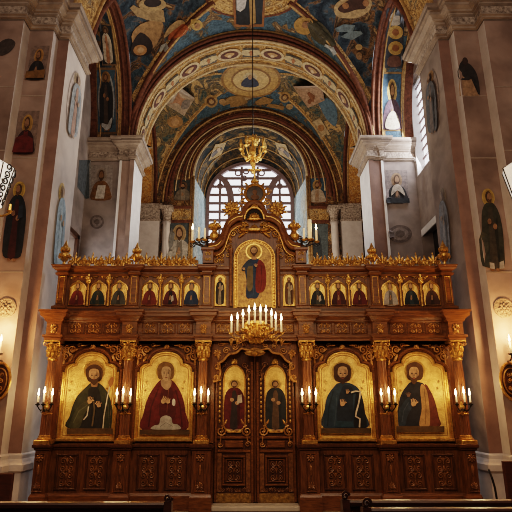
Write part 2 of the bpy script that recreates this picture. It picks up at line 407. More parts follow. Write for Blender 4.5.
# longitudinal side arches with their painted soffits
def lpts(yc, hb, r, x, n=40): return [(x, yc - hb * cos(pi * i / n), ZS + r * sin(pi * i / n)) for i in range(n + 1)]
for side, mir in SIDES:
    for (W, yc, hb, H0, Hs), nm, xo in ((B1, 'f_dark', -5.56), (B2, 'f_orange', -5.3)):
        X = [-W, -4.52, -4.62, -5.2, -5.3, xo - .02] if yc < 5 else [-W, -4.4, -4.46, -5.0, -5.08, xo - .02]
        ms = ['rib_red', 'rib_gold', nm if yc > 5 or not mir else 'f_blue', 'rib_gold', 'rib_red']
        for i in range(5):
            struct('trim_%d' % k, strip(lpts(yc, hb, Hs, X[i]), lpts(yc, hb, Hs, X[i + 1])), M[ms[i]], True, mir); k += 1
        for x, rad, m in ((X[0] + .0, .06, 'rib_red'), (X[1] + .13, .05, 'rib_red'), (X[1], .025, 'rib_gold'), (X[3], .025, 'rib_gold')):
            struct('trim_%d' % k, MB().tube(lpts(yc, hb - .02, Hs - .02, x), rad, 6), M[m], True, mir, surf=False); k += 1
    # outer walls of the side bays
    b = MB()
    if not mir:
        b.box(-5.9, -5.56, 1.3, 4.35, -.15, 14.5).box(-5.9, -5.56, 4.35, 5.75, -.15, 4.2).box(-5.9, -5.56, 4.35, 5.75, 6.75, 14.5).box(-5.9, -5.56, 5.75, 7.3, -.15, 14.5)
        struct('wall_outer_left', b, M['plaster_d'])
    else:
        b.box(5.56, 5.95, 1.3, 4.75, -.15, 14.5).box(5.56, 5.95, 6.02, 7.3, -.15, 14.5).box(5.56, 5.95, 4.75, 6.02, 12.55, 14.5).box(5.56, 5.95, 4.75, 6.02, 7.05, 9.0).box(5.56, 5.95, 4.75, 6.02, -.15, 4.4)
        struct('wall_outer_right', b, M['plaster_d'])
    b = MB().box(-5.7, -5.32, 7.3, 11.7, -.15, 14.6)
    struct('wall_chancel_' + side, b, M['plaster_d'], mirror=mir)
# --- back wall of the chancel bay with the great window arch
WA, WZ, WR = 2.56, 11.7, 2.56          # front of the window tunnel
RA, RZ, RR = 2.26, 12.0, 2.12          # its rear, round the window
YB, YW = 11.7, 15.2
b = MB(); n = 40
inner = [(-WA, -.15)] + half(WA, WR, WZ, n) + [(WA, -.15)]
inner = [(-WA, YB, -.15)] + archpts(WA, WR, WZ, YB, n) + [(WA, YB, -.15)]
outer = [(-5.5, YB, -.15), (-5.5, YB, 12)] + [(-5.5 * cos(pi * i / n), YB, max(12., ZS + 5.6 * sin(pi * i / n))) for i in range(1, n)] + [(5.5, YB, 12), (5.5, YB, -.15)]
strip(inner, outer, b)
struct('wall_back', b, M['f_brown'])
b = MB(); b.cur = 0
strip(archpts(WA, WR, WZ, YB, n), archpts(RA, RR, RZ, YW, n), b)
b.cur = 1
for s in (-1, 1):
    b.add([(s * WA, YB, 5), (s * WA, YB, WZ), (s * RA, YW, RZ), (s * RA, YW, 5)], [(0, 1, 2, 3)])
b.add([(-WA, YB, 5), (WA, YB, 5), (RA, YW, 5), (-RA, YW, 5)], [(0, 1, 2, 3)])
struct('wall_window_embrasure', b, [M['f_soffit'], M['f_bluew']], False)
for a, r, z0, y, rad, m in ((2.58, 2.58, WZ, YB - .03, .06, 'rib_cream'), (2.68, 2.7, WZ, YB - .03, .05, 'rib_red'), (2.78, 2.85, WZ - .1, YB - .03, .035, 'rib_gold'),
                            (3.15, 3.3, WZ - .5, YB - .03, .04, 'rib_red'), (3.62, 4.1, WZ - .95, YB - .03, .09, 'rib_red'), (3.8, 4.45, ZS + .1, YB - .05, .07, 'rib_red'), (3.92, 4.75, ZS + .05, YB - .05, .05, 'rib_gold'), (3.38, 3.7, WZ - .7, YB - .03, .03, 'rib_cream'), (2.95, 3.05, WZ - .2, YB - .03, .025, 'rib_cream'),
                            (RA + .12, RR + .10, RZ, YW - .3, .06, 'rib_cream')):
    struct('trim_%d' % k, MB().tube(archpts(a, r, z0, y, 60), rad, 6), M[m], True, surf=False); k += 1
for s in (-1, 1):   # upright edges of the window arch, running down to the floor
    struct('trim_%d' % k, MB().tube([(s * 2.58, YB - .03, -.1), (s * 2.58, YB - .03, WZ)], .07, 6).tube([(s * 2.68, YB - .03, -.1), (s * 2.68, YB - .03, WZ)], .05, 6), M['rib_gold'], True, surf=False); k += 1
    # carved impost band and frames on the back wall
    struct('trim_%d' % k, MB().box(s * 3.05 - .42, s * 3.05 + .42, YB - .08, YB, 9.55, 10.1), M['f_gold']); k += 1
    b = MB().box(s * 3.05 - .45, s * 3.05 + .45, YB - .14, YB, 10.1, 10.22).box(s * 3.05 - .45, s * 3.05 + .45, YB - .12, YB, 9.45, 9.55)
    struct('trim_%d' % k, b, M['rib_red'], surf=False); k += 1
# arch bands inside the tunnel soffit
for t in (.22, .5, .78):
    a, r, z0, y = WA + (RA - WA) * t, WR + (RR - WR) * t, WZ + (RZ - WZ) * t, YB + (YW - YB) * t
    struct('trim_%d' % k, MB().tube(archpts(a - .01, r - .01, z0, y), .035, 6), M['rib_gold'], True, surf=False); k += 1
# chancel pilasters and round columns against the back wall
for side, mir in SIDES:
    b = MB().box(-4.85, -3.98, 11.35, 11.7, -.15, 9.5); struct('wall_pilaster_' + side, b, M['marble'], mirror=mir)
    b = MB()
    for a0, a1, z0, z1 in ((.0, .0, 9.5, 9.95), (.06, .06, 9.95, 10.05), (.12, .12, 10.05, 10.2), (.05, .05, 9.42, 9.5)):
        b.box(-4.85 - a0, -3.98 + a0, 11.35 - a1, 11.7, z0, z1)
    struct('trim_%d' % k, b, M['frieze'], mirror=mir); k += 1
    b = MB().lathe([(.2, -.15), (.2, .3), (.17, .4), (.16, 9.3), (.2, 9.4)], (-3.68, 11.45, 0), 16); struct('wall_column_' + side, b, M['marble'], True, mirror=mir)
    b = MB().lathe([(.17, 9.4), (.2, 9.45), (.17, 9.5), (.2, 9.75), (.27, 9.95)], (-3.68, 11.45, 0), 12).box(-3.97, -3.4, 11.15, 11.7, 9.95, 10.1)
    struct('trim_%d' % k, b, M['frieze'], mirror=mir); k += 1
# --- the great window: frame, mullions, bars, panes
wz = 5.0
out = [(-2.3, wz)] + half(2.3, 2.16, 12.0, 40) + [(2.3, wz)]
inn = [(-2.1, wz)] + half(2.1, 1.96, 12.0, 40) + [(2.1, wz)]
fr = strip([(x, 15.0, z) for x, z in out], [(x, 15.0, z) for x, z in inn]); strip([(x, 15.0, z) for x, z in inn], [(x, 15.3, z) for x, z in inn], fr)
win = struct('window_1', fr, M['mullion'])
mu = MB()
for s in (-1, 1):
    path = [(s * .98, wz), (s * .98, 8.), (s * .98, 11.3), (s * 1.0, 12.1), (s * 1.1, 12.6), (s * 1.32, 13.05), (s * 1.62, 13.35)]
    q = smoothpts(path, 5, False)
    L_ = [(x - .17, 15.02, z) for x, z in q]; R_ = [(x + .17, 15.02, z) for x, z in q]
    strip(R_, L_, mu); strip([(x - .17, 15.02, z) for x, z in q], [(x - .17, 15.25, z) for x, z in q], mu); strip([(x + .17, 15.25, z) for x, z in q], [(x + .17, 15.02, z) for x, z in q], mu)
mo = mu.build('mullion', M['mullion'], win)
ba = MB()
for z in [wz + .2 + i * .47 for i in range(19)]:
    hw = 2.1 if z < 12 else 2.1 * sqrt(max(0, 1 - ((z - 12) / 1.96) ** 2))
    if z < 13.9 and hw > .3: ba.box(-hw, hw, 15.06, 15.12, z - .07, z + .07)
for x, zt in ((-1.56, 13.2), (1.56, 13.2), (-.42, 13.85), (.42, 13.85)):
    ba.box(x - .06, x + .06, 15.08, 15.12, wz, zt)
for s in (-1, 1):
    for cx, cz, r in ((.2, 13.6, .14), (.62, 13.5, .15), (.3, 13.2, .13), (1.56, 12.75, .13)):
        ba.tube([(s * cx + r * cos(2 * pi * i / 14), 15.1, cz + r * sin(2 * pi * i / 14)) for i in range(14)], .045, 5, True)
ba.build('glazing_bars', M['mullion'], win)
pa = MB(); q = [(x, z) for x, z in inn]
pa.add([(x, 15.2, z) for x, z in q], [tuple(range(len(q)))]); pa.build('pane', M['pane'], win)
# right side window with bars and the tribune opening under it
b = MB().box(5.75, 5.95, 4.75, 6.02, 12.45, 12.55).box(5.75, 5.95, 4.75, 6.02, 9.0, 9.1).box(5.7, 5.95, 4.75, 4.85, 9, 12.55).box(5.58, 5.95, 5.93, 6.02, 9, 12.55)
win2 = struct('window_2', b, M['marble_w'], surf=False)
b = MB()
for z in [9.3 + i * .34 for i in range(10)]: b.box(5.80, 5.84, 4.85, 5.93, z - .03, z + .03)
b.box(5.8, 5.84, 5.36, 5.42, 9.1, 12.45); b.build('glazing_bars', M['mullion'], win2)
MB().box(5.86, 5.88, 4.85, 5.93, 9.1, 12.45).build('pane', M['pane'], win2)
b = MB().box(5.52, 5.56, 4.6, 6.02, 6.9, 7.12)
door = struct('window_3', b, M['marble_w'], surf=False)
MB().box(5.9, 5.95, 4.75, 6.02, 4.4, 7.05).build('dark_opening', flat((.035, .025, .02)), door)
# left doorway: timber surround and the bright opening
b = MB().box(-5.6, -5.5, 5.62, 5.78, 4.2, 6.82).box(-5.6, -5.5, 4.3, 5.78, 6.7, 6.85)
door = struct('door_1', b, M['wood_d'], surf=False)
MB().box(-5.88, -5.84, 4.35, 5.75, 4.2, 6.75).build('bright_opening', emis('daylit_passage', (1., .93, .85), 1.3), door)
# --- nave round the viewer
b = MB().box(-40, 40, -40, 20, -.35, -.2); struct('floor', b, M['floor'])
for side, mir in SIDES:
    struct('wall_nave_' + side, MB().box(-7.5, -7.2, -15, -.6, -.15, 11), M['plaster'], mirror=mir)
struct('wall_nave_rear', MB().box(-7.5, 7.5, -15.3, -15, -.15, 17.5), M['plaster'])
A = [(x, 0., z) for x, z in half(7.3, 6.2, ZS, 32)]; B = [(x, -15., z) for x, z in half(7.3, 6.2, ZS, 32)]
struct('ceiling.002', strip(A, B), M['plaster'], True)
for side, mir in SIDES:      # joints between the plaster fields of the near piers
    for py in (96, 158, 272):
        z = at(30, py, -.3).z
        struct('trim_%d' % k, MB().box(-4.99, -4.46, -.306, -.3, z - .012, z + .012).box(-7.2, -4.99, -.636, -.63, z - .012, z + .012), M['cornice'], mirror=mir, surf=False); k += 1
# pale step before the doors
struct('trim_%d' % k, MB().bbox(-.9, .9, -.06, .3, -.2, -.115, .015), M['step'], surf=False); k += 1
BVH = BVHTree.FromPolygons(BV, BF)
# ================================================================== PAINTED FIGURES
CAM = Vector((CAMX, CAMY, CAMZ))
def hit(px, py, lay=0.):
    d = ray(px, py).normalized()
    loc, nor, _, dist = BVH.ray_cast(CAM, d)
    if loc is None: return at(px, py, 11.)
    if nor.dot(d) > 0: nor = -nor
    return loc + nor * lay
def fan(mb, pts, fn, rings=3, dens=1):
    P = []
    n = len(pts)
    for i in range(n):
        a, b = pts[i], pts[(i + 1) % n]
        for j in range(dens): P.append((a[0] + (b[0] - a[0]) * j / dens, a[1] + (b[1] - a[1]) * j / dens))
    n = len(P); cx = sum(p[0] for p in P) / n; cy = sum(p[1] for p in P) / n
    vs = [fn(cx, cy)]
    for r in range(1, rings + 1):
        t = r / rings
        vs += [fn(cx + (p[0] - cx) * t, cy + (p[1] - cy) * t) for p in P]
    fs = [(0, 1 + i, 1 + (i + 1) % n) for i in range(n)]
    for r in range(1, rings):
        a = 1 + (r - 1) * n; b = 1 + r * n
        fs += [(a + i, b + i, b + (i + 1) % n, a + (i + 1) % n) for i in range(n)]
    return mb.add(vs, fs)
def pxpoly(parent, name, pts, m, lay, rings=2, dens=2):
    mb = MB(); fan(mb, pts, lambda x, y: hit(x, y, lay), rings, dens)
    return mb.build(name, m, parent)
def xzpoly(parent, name, pts, m, y):
    mb = MB(); a = sum(pts[i][0] * pts[(i + 1) % len(pts)][1] - pts[(i + 1) % len(pts)][0] * pts[i][1] for i in range(len(pts)))
    if a < 0: pts = pts[::-1]
    mb.add([(p[0], y, p[1]) for p in pts], [tuple(range(len(pts)))])
    return mb.build(name, m, parent)
SKIN = (.42, .235, .125); HAIR = (.085, .042, .02)
def figure(kind, robe, tunic, hair=HAIR, halo=(.62, .38, .10), beard=True, skin=SKIN, hold=None, bg=None, feet=True, hw=1.):
    """list of (part name, outline in the unit square, colour)"""
    out = []
    E = lambda cx, cy, rx, ry, n=16: ellpts(cx, cy, rx, ry, n)
    if bg is not None: out.append(('painted_ground', [(0, 0), (1, 0), (1, 1), (0, 1)], bg))
    if kind == 'bust':
        if halo: out.append(('halo', E(.5, .69, .25 * hw, .22, 22), halo)); out.append(('halo_centre', E(.5, .69, .205 * hw, .18, 22), tuple(c * .78 for c in halo)))
        out.append(('hair', E(.5, .70, .135 * hw, .15), hair))
        out.append(('robe', smoothpts([(.06, 0), (.09, .26), (.19, .43), (.37, .53), (.63, .53), (.81, .43), (.91, .26), (.94, 0)], 3), robe))
        out.append(('tunic', [(.37, .0), (.41, .53), (.5, .48), (.59, .53), (.62, 0)], tunic))
        out.append(('face', E(.5, .665, .098 * hw, .13), skin))
        if beard: out.append(('beard', smoothpts([(.4, .64), (.44, .56), (.5, .50), (.56, .56), (.6, .64), (.5, .60)], 2), hair))
        out.append(('hand', smoothpts([(.42, .2), (.44, .3), (.49, .36), (.53, .30), (.54, .22), (.48, .17)], 2), skin))
        if hold: out.append(('scroll', [(.56, .1), (.72, .16), (.68, .36), (.54, .3)], hold))
    else:
        if halo: out.append(('halo', E(.5, .875, .24 * hw, .105, 22), halo)); out.append(('halo_centre', E(.5, .875, .195 * hw, .086, 22), tuple(c * .78 for c in halo)))
        out.append(('hair', E(.5, .88, .12 * hw, .066), hair))
        if feet: out.append(('foot', E(.41, .035, .07, .03), skin)); out.append(('foot', E(.6, .03, .07, .03), skin))
        out.append(('robe', smoothpts([(.2, .07), (.14, .3), (.16, .55), (.2, .7), (.33, .79), (.5, .81), (.67, .79), (.82, .68), (.88, .5), (.86, .28), (.8, .06), (.5, .04)], 3), robe))
        out.append(('tunic', smoothpts([(.36, .06), (.4, .4), (.42, .7), (.5, .76), (.58, .7), (.6, .4), (.62, .06)], 2), tunic))
        out.append(('robe_fold', [(.62, .1), (.6, .5), (.74, .68), (.7, .45), (.68, .1)], tuple(c * .55 for c in robe)))
        out.append(('face', E(.5, .865, .085 * hw, .056), skin))
        if beard: out.append(('beard', smoothpts([(.42, .85), (.46, .81), (.5, .785), (.54, .81), (.58, .85), (.5, .835)], 2), hair))
        out.append(('hand', E(.42, .58, .07, .035), skin)); out.append(('hand', E(.6, .52, .07, .035), skin))
        if hold: out.append(('scroll', [(.6, .5), (.78, .53), (.76, .68), (.62, .66)], hold))
    return out
def quad(q):
    tl, tr, br, bl = [Vector(p) for p in q]
    def f(u, v):
        a = bl.lerp(br, u); b = tl.lerp(tr, u); return tuple(a.lerp(b, v))
    return f
def fresco_thing(name, label, cat, q, fig, group=None, border=None, rings=2, extra=None):
    """wall painting on whatever masonry the photo shows there; q = its corners tl, tr, br, bl as seen"""
    f = quad(q); c = f(.5, .5); t = thing(name, label, cat, hit(*c), group)
    lay = .012
    if border:
        pxpoly(t, 'painted_border', [f(-.06, -.04), (f(1.06, -.04)), f(1.06, 1.04), f(-.06, 1.04)], flat(border), .006, 3, 5)
    for nm, pts, colr in fig:
        pxpoly(t, nm, [f(u, v) for u, v in pts], flat(colr) if not isinstance(colr, bpy.types.Material) else colr, lay, 3 if len(pts) < 6 else rings, 5 if len(pts) < 6 else 1)
        lay += .006
    return t
# ================================================================== ICONOSTASIS
ico = thing('iconostasis', 'carved walnut icon screen with gilded cresting filling the width between the two stone piers', 'icon screen', (0, .3, 0))
# back panels (solid timber wall behind everything; doorway left open and filled by the leaves)
b = MB()
for s in (-1, 1): b.bbox(min(s * .80, s * 3.98), max(s * .80, s * 3.98), .3, .45, -.02, 3.0)
b.box(-3.98, 3.98, .3, .45, 2.75, 3.35)
b.build('back_panel', M['wood'], ico)
# base plinth and dado
plan0 = [(-3.93, .45), (-3.93, -.1), (-3.70, -.1), (-3.70, .06), (-2.54, .06), (-2.54, -.1), (-2.25, -.1), (-2.25, .06), (-1.13, .06), (-1.13, -.1), (-.80, -.1), (-.80, .32)]
planr = [(-x, y) for x, y in plan0[::-1]]
PL = M['wood_h']
for pl in (plan0, planr):
    MB().sweep(pl, [(0, -.2), (.0, .1), (0, .83)]).build('dado', M['wood'], ico)
    MB().sweep(pl, [(.03, -.2), (.03, .04), (.02, .06), (.01, .085), (0, .09)]).build('plinth', PL, ico)
    MB().sweep(pl, [(0, .80), (.025, .815), (.025, .84), (.055, .86), (.055, .90), (.04, .91), (-.35, .91)]).build('shelf_moulding', M['wood_d'], ico)
def framed(mb, x0, x1, z0, z1, y, w=.035, d=.03):
    for a in ((x0, x1, z0, z0 + w), (x0, x1, z1 - w, z1), (x0, x0 + w, z0 + w, z1 - w), (x1 - w, x1, z0 + w, z1 - w)):
        mb.bbox(a[0], a[1], y - d, y + .01, a[2], a[3], .01)
for s in (-1, 1):
    for xc in (1.93, 1.43, 3.39, 2.86):
        x0, x1 = s * xc - .2, s * xc + .2
        fr = MB(); framed(fr, x0, x1, .13, .74, .06); p = fr.build('dado_panel', M['wood_d'], ico)
        f = MB().foliage(x0 + .06, x1 - .06, .19, .68, .045, .07); f.build('carved_foliage', M['relief'], p)
    for xc in (.98, 2.395, 3.84):
        x = s * xc
        fr = MB(); framed(fr, x - .09, x + .09, .12, .76, -.1, .025, .02); p = fr.build('pedestal_panel', M['wood'], ico)
        f = MB().rosette(x, .68, -.12, .07).palmette(x, .18, -.11, .12, .12); f.leaf(x, .38, -.11, .2, .05, pi / 2); f.build('carved_rosette', M['relief'], p)
# columns
def column(x):
    c = MB()
    prof = [(.10, 1.0), (.092, 1.1), (.088, 1.3), (.09, 1.6), (.083, 2.2), (.076, 2.46)]
    # fluted shaft
    n = 32; vs = []
    for r, h in prof:
        for kk in range(n):
            a = 2 * pi * kk / n; rr = r * (1 - .10 * (kk % 2)); vs.append((x + rr * cos(a), .02 + rr * sin(a), h))
    fs = [(i * n + j, i * n + (j + 1) % n, (i + 1) * n + (j + 1) % n, (i + 1) * n + j) for i in range(len(prof) - 1) for j in range(n)]
    c.add(vs, fs)
    col = c.build('column', M['shaft'], ico)
    bs = MB().bbox(x - .14, x + .14, -.13, .16, .91, .985).lathe([(.12, .985), (.128, 1.005), (.105, 1.025), (.11, 1.045), (.095, 1.06)], (x, .02, 0), 18)
    bs.build('column_base', M['gilt'], col)
    cp = MB().lathe([(.085, 2.44), (.1, 2.46), (.085, 2.49), (.078, 2.5), (.088, 2.62), (.12, 2.76)], (x, .02, 0), 16)
    for row, (z, r, h) in enumerate(((2.5, .085, .13), (2.59, .095, .14))):
        for kk in range(9):
            a = 2 * pi * (kk + .5 * row) / 9
            cp.ell((x + r * 1.12 * cos(a), .02 + r * 1.12 * sin(a), z + h / 2), .03, .025, h / 2, 6, 5)
            cp.ell((x + r * 1.36 * cos(a), .02 + r * 1.36 * sin(a), z + h * .95), .028, .026, .02, 6, 4)
    for q in (-1, 1): cp.scroll(x + q * .115, 2.745, -.1, .045, -q, 1.3, pi / 2)
    cp.rosette(x, 2.77, -.12, .03, 6); cp.bbox(x - .15, x + .15, -.13, .17, 2.78, 2.82)
    LIFT[0] = -.045; cp.build('capital', M['gilt'], col); LIFT[0] = 0.
    bd = MB()
    for z in (1.42, 2.40): bd.lathe([(.088, z), (.1, z + .015), (.088, z + .03)], (x, .02, 0), 16)
    bd.build('collar', M['gilt'], col)
for s in (-1, 1):
    for xc in (3.84, 2.395, .98): column(s * xc)
# entablature
def ress(front, back, hw, xs, ends):
    pl = [(-ends, .45)]
    for x in xs:
        pl += ([(x - hw, back)] if pl[-1][0] > -ends + .01 or False else []) + [(x - hw, front), (x + hw, front), (x + hw, back)]
    if abs(pl[1][0] + ends) > .01: pass
    return pl
XS = (-3.84, -2.395, -.98, .98, 2.395, 3.84)
def entplan(f, bk, hw=.17):
    pl = [(-3.84 - hw, .45), (-3.84 - hw, f), (-3.84 + hw, f), (-3.84 + hw, bk)]
    for x in XS[1:-1]: pl += [(x - hw, bk), (x - hw, f), (x + hw, f), (x + hw, bk)]
    return pl + [(3.84 - hw, bk), (3.84 - hw, f), (3.84 + hw, f), (3.84 + hw, .45)]
EP = entplan(-.09, .06, .14)
LIFT[0] = -.045
MB().sweep(EP, [(-.02, 2.82), (.02, 2.82), (.02, 2.86), (.05, 2.88), (.05, 2.915), (0, 2.93), (0, 3.20), (-.1, 3.2)]).build('architrave', M['wood_h'], ico)
MB().sweep(EP, [(-.05, 3.17), (.01, 3.17), (.04, 3.2), (.04, 3.22), (.08, 3.26), (.11, 3.28), (.11, 3.335), (.135, 3.35), (.135, 3.385), (-.3, 3.39)]).build('cornice', M['wood_h'], ico)
b = MB().box(-3.9, 3.9, .0, .5, 3.36, 3.445); b.build('tier_floor', M['wood_d'], ico)
# frieze panels with foliage, bosses over the columns
for i in range(5):
    x0, x1 = XS[i] + .2, XS[i + 1] - .2; nn = 3 if i != 2 else 4; w = (x1 - x0) / nn
    for j in range(nn):
        a, c_ = x0 + j * w + .015, x0 + (j + 1) * w - .015
        fr = MB(); framed(fr, a, c_, 2.95, 3.165, .06, .02, .02); p = fr.build('frieze_panel', M['wood'], ico)
        MB().foliage(a + .025, c_ - .025, 2.97, 3.145, .045, .05).build('carved_foliage', M['relief_l'], p)
for x in XS: MB().rosette(x, 3.06, -.1, .075).palmette(x, 2.95, -.09, .1, .14).build('frieze_boss', M['relief_l'], ico)
# arched heads and carved spandrels over the four large icons
def trefoil(xc, hw, z0, z1, n=14):
    H = z1; zs = H - .34 * hw / .5
    lob = .64 * hw; zc = zs + .11 * hw / .5
    p = [(xc + hw, z0), (xc + hw, zs)]
    p += [(xc + hw - (hw - lob) * (1 - cos(t)), zs + (zc - zs) * sin(t)) for t in [pi / 2 * i / 5 for i in range(1, 6)]]
    p += [(xc + lob * cos(pi * i / n), zc + (H - zc) * sin(pi * i / n)) for i in range(1, n)]
    p += [(xc - hw + (hw - lob) * (1 - cos(t)), zs + (zc - zs) * sin(t)) for t in [pi / 2 * i / 5 for i in range(5, 0, -1)]]
    return p + [(xc - hw, zs), (xc - hw, z0)]
ICX = (-3.15, -1.71, 1.71, 3.15)
for xc in ICX:
    o = trefoil(xc, .57, .92, 2.70); i_ = trefoil(xc, .52, .92, 2.635)
    h = MB()
    hd = o[1:-1]
    h.tube([(x, .24, z) for x, z in hd], .028, 6); h.tube([(x, .26, z) for x, z in trefoil(xc, .545, .92, 2.665)[1:-1]], .02, 6)
    h.tube([(xc - .57, .25, .92), (xc - .57, .25, 2.30)], .03, 6).tube([(xc + .57, .25, .92), (xc + .57, .25, 2.30)], .03, 6)
    p = h.build('arch_moulding', M['wood_h'], ico)
    for s in (-1, 1):
        f = MB()
        f.scroll(xc + s * .40, 2.67, .24, .095, s, 1.5, -pi / 2); f.scroll(xc + s * .52, 2.55, .24, .085, -s, 1.5, 0); f.scroll(xc + s * .51, 2.72, .24, .06, s, 1.3)
        f.scroll(xc + s * .27, 2.755, .24, .05, -s, 1.2); f.leaf(xc + s * .46, 2.42, .25, .2, .06, pi / 2 + s * .5); f.leaf(xc + s * .28, 2.7, .25, .17, .05, pi - s * .4 if s < 0 else .4)
        f.leaf(xc + s * .12, 2.76, .25, .17, .045, 0 if s > 0 else pi); f.rosette(xc + s * .55, 2.64, .23, .055); f.leaf(xc + s * .55, 2.3, .25, .22, .05, pi / 2); f.leaf(xc + s * .55, 2.48, .25, .16, .05, pi / 2)
        f.build('carved_spandrel', M['relief_l'], ico)
    MB().palmette(xc, 2.69, .22, .10, .14).build('carved_palmette', M['relief_l'], ico)
LIFT[0] = 0.
# royal doors
DY = .33
def leaf_door(s):
    x0, x1 = (-.775, -.012) if s < 0 else (.012, .775)
    xc = (x0 + x1) / 2
    top = [(x1, .02), (x1, 2.62 if s < 0 else 2.36)]
    pts = [(x0, -.12), (x1, -.12)]
    arc = [(.0, 2.62), (.2, 2.61), (.4, 2.56), (.6, 2.46), (.775, 2.34)]
    if s < 0: pts += [(x1, 2.62)] + [(-x, z) for x, z in arc[1:]]
    else: pts += [(x, z) for x, z in arc[::-1][:-1]] + [(x0, 2.62)]
    d = MB().prism(pts, DY, DY + .06).build('door_leaf', M['wood_d'], ico)
    fr = MB()
    for xx in (x0 + .04, x1 - .04): fr.tube([(xx, DY - .01, -.1), (xx, DY - .01, 2.4)], .03, 6)
    fr.bbox(x0 + .07, x1 - .07, DY - .035, DY + .01, .74, .79, .012).bbox(x0 + .07, x1 - .07, DY - .035, DY + .01, .98, 1.03, .012)
    framed(fr, xc - .21, xc + .21, .17, .69, DY, .035, .05); framed(fr, xc - .155, xc + .155, .23, .63, DY, .022, .03)
    fr.bbox(xc - .17, xc + .17, DY - .04, DY + .01, .82, .95, .02)
    fr.build('door_moulding', M['wood_h'], d)
    MB().bbox(x0 + .03, x1 - .03, DY - .02, DY + .01, -.12, .04, .01).build('kick_plate', M['goldpat'], d)
    MB().foliage(xc - .13, xc + .13, .25, .61, DY - .01, .06).build('carved_panel', M['relief'], d)
    f = MB().foliage(x0 + .08, x0 + .15, .08, .72, DY - .01, .035).box(x0 + .075, x0 + .155, DY - .016, DY, .07, .73); f.build('carved_border', M['relief'], d)
    f = MB().foliage(x1 - .15, x1 - .08, .08, .72, DY - .01, .035).box(x1 - .155, x1 - .075, DY - .016, DY, .07, .73); f.build('carved_border', M['relief'], d)
    MB().foliage(xc - .3, xc + .3, .06, .14, DY - .01, .035).build('carved_border', M['relief'], d)
    for q in (-1, 1):
        f = MB().tube([(xc + q * .2, DY - .02, 1.24), (xc + q * .24, DY - .03, 1.08), (xc + q * .26, DY - .03, .885)], .014, 5)
        f.scroll(xc + q * .24, 1.12, DY - .03, .10, q, 1.6, pi / 2); f.scroll(xc + q * .26, .885, DY - .03, .055, q, 1.3)
        f.leaf(xc + q * .2, 1.2, DY - .02, .18, .06, pi / 2 + q * .5)
        f.build('carved_scroll', M['relief_l'], d)
        f = MB().tube([(xc + q * .25, DY - .015, 2.05), (xc + q * .28, DY - .02, 2.2), (xc + q * .2, DY - .02, 2.34)], .014, 5); f.scroll(xc + q * .28, 2.2, DY - .02, .07, q, 1.4); f.scroll(xc + q * .2, 2.34, DY - .02, .06, -q, 1.4); f.leaf(xc + q * .25, 2.05, DY - .02, .16, .05, pi / 2)
        f.build('carved_scroll', M['relief'], d)
        f = MB()
        for z in [1.30 + .085 * i for i in range(10)]: f.ell((xc + q * .275, DY - .015, z), .022, .015, .036, 6, 4)
        f.build('beading', M['gilt'], d)
    MB().palmette(xc, 2.36, DY - .02, .12, .14).build('carved_palmette', M['gilt'], d)
    # painted panel
    tall = [(xc - .205, 1.22), (xc - .12, 1.10), (xc + .12, 1.10), (xc + .205, 1.22)] + [(xc + .205 * cos(t), 2.06 + .27 * sin(t)) for t in [pi * i / 14 for i in range(15)]]
    MB().prism(tall, DY - .03, DY).build('gold_ground', M['goldleaf'], d)
    MB().tube([(x, DY - .03, z) for x, z in tall], .016, 6, True).build('panel_moulding', M['gilt'], d)
    if s < 0: cols = ((.10, .012, .012), (.03, .02, .02), HAIR)
    else: cols = ((.022, .026, .03), (.10, .06, .035), HAIR)
    Q = lambda u, v: (min(max(xc - .275 + .55 * u, xc - .2), xc + .2), 1.12 + .98 * v)
    y = DY - .032
    for nm, pl, c in figure('full', cols[0], cols[1], beard=True, hold=(.55, .45, .35) if s < 0 else None):
        xzpoly(d, nm, [Q(*p) for p in pl], M['gold'] if nm == 'halo' else flat(c), y); y -= .0025
    return d
leaf_door(-1); leaf_door(1)
MB().box(-.85, .85, .46, .48, -.2, 2.9).build('doorway_light_stop', M['wood_d'], ico)  # unseen board added behind the leaves to stop light leaking round them
for s in (-1, 1): MB().bbox(min(s * .77, s * .84), max(s * .77, s * .84), .24, .46, -.2, 2.75).build('door_jamb', M['wood'], ico)
MB().bbox(-.012, .012, DY - .04, DY, -.1, 2.6, .008).build('door_astragal', M['wood'], ico)
# carved valance over the doors
low = [(.80, 2.02), (.70, 2.05), (.66, 2.2), (.70, 2.34), (.60, 2.42), (.50, 2.53), (.36, 2.56), (.25, 2.64), (.12, 2.61), (0, 2.65)]
lo = smoothpts(low, 4, False)
pts = [(-x, z) for x, z in lo[:-1]] + [(x, z) for x, z in lo[::-1]] + [(.80, 2.86), (-.80, 2.86)]
b = MB().prism(pts, .18, .32); val = b.build('door_valance', M['wood'], ico)
f = MB()
f.tube([(-x, .17, z) for x, z in lo] + [(x, .17, z) for x, z in lo[::-1]], .022, 6)
for s in (-1, 1):
    f.rosette(s * .72, 2.55, .15, .08).rosette(s * .735, 2.1, .15, .06); f.scroll(s * .72, 2.3, .15, .07, s, 1.5, pi / 2); f.scroll(s * .55, 2.6, .16, .07, -s, 1.5); f.scroll(s * .38, 2.68, .16, .065, s, 1.5); f.scroll(s * .2, 2.72, .16, .055, -s, 1.4)
    f.scroll(s * .66, 2.74, .16, .06, s, 1.4); f.leaf(s * .5, 2.74, .16, .2, .05, 0 if s > 0 else pi); f.leaf(s * .7, 2.42, .16, .12, .05, pi / 2)
f.build('carved_scrolls', M['relief_l'], val)
f = MB().ell((0, .16, 2.56), .19, .04, .07, 14, 6).palmette(0, 2.52, .11, .09, .22)
for s in (-1, 1): f.leaf(s * .02, 2.56, .12, .19, .05, 0 if s > 0 else pi); f.scroll(s * .15, 2.55, .12, .04, s)
f.build('cartouche', M['gilt'], val)
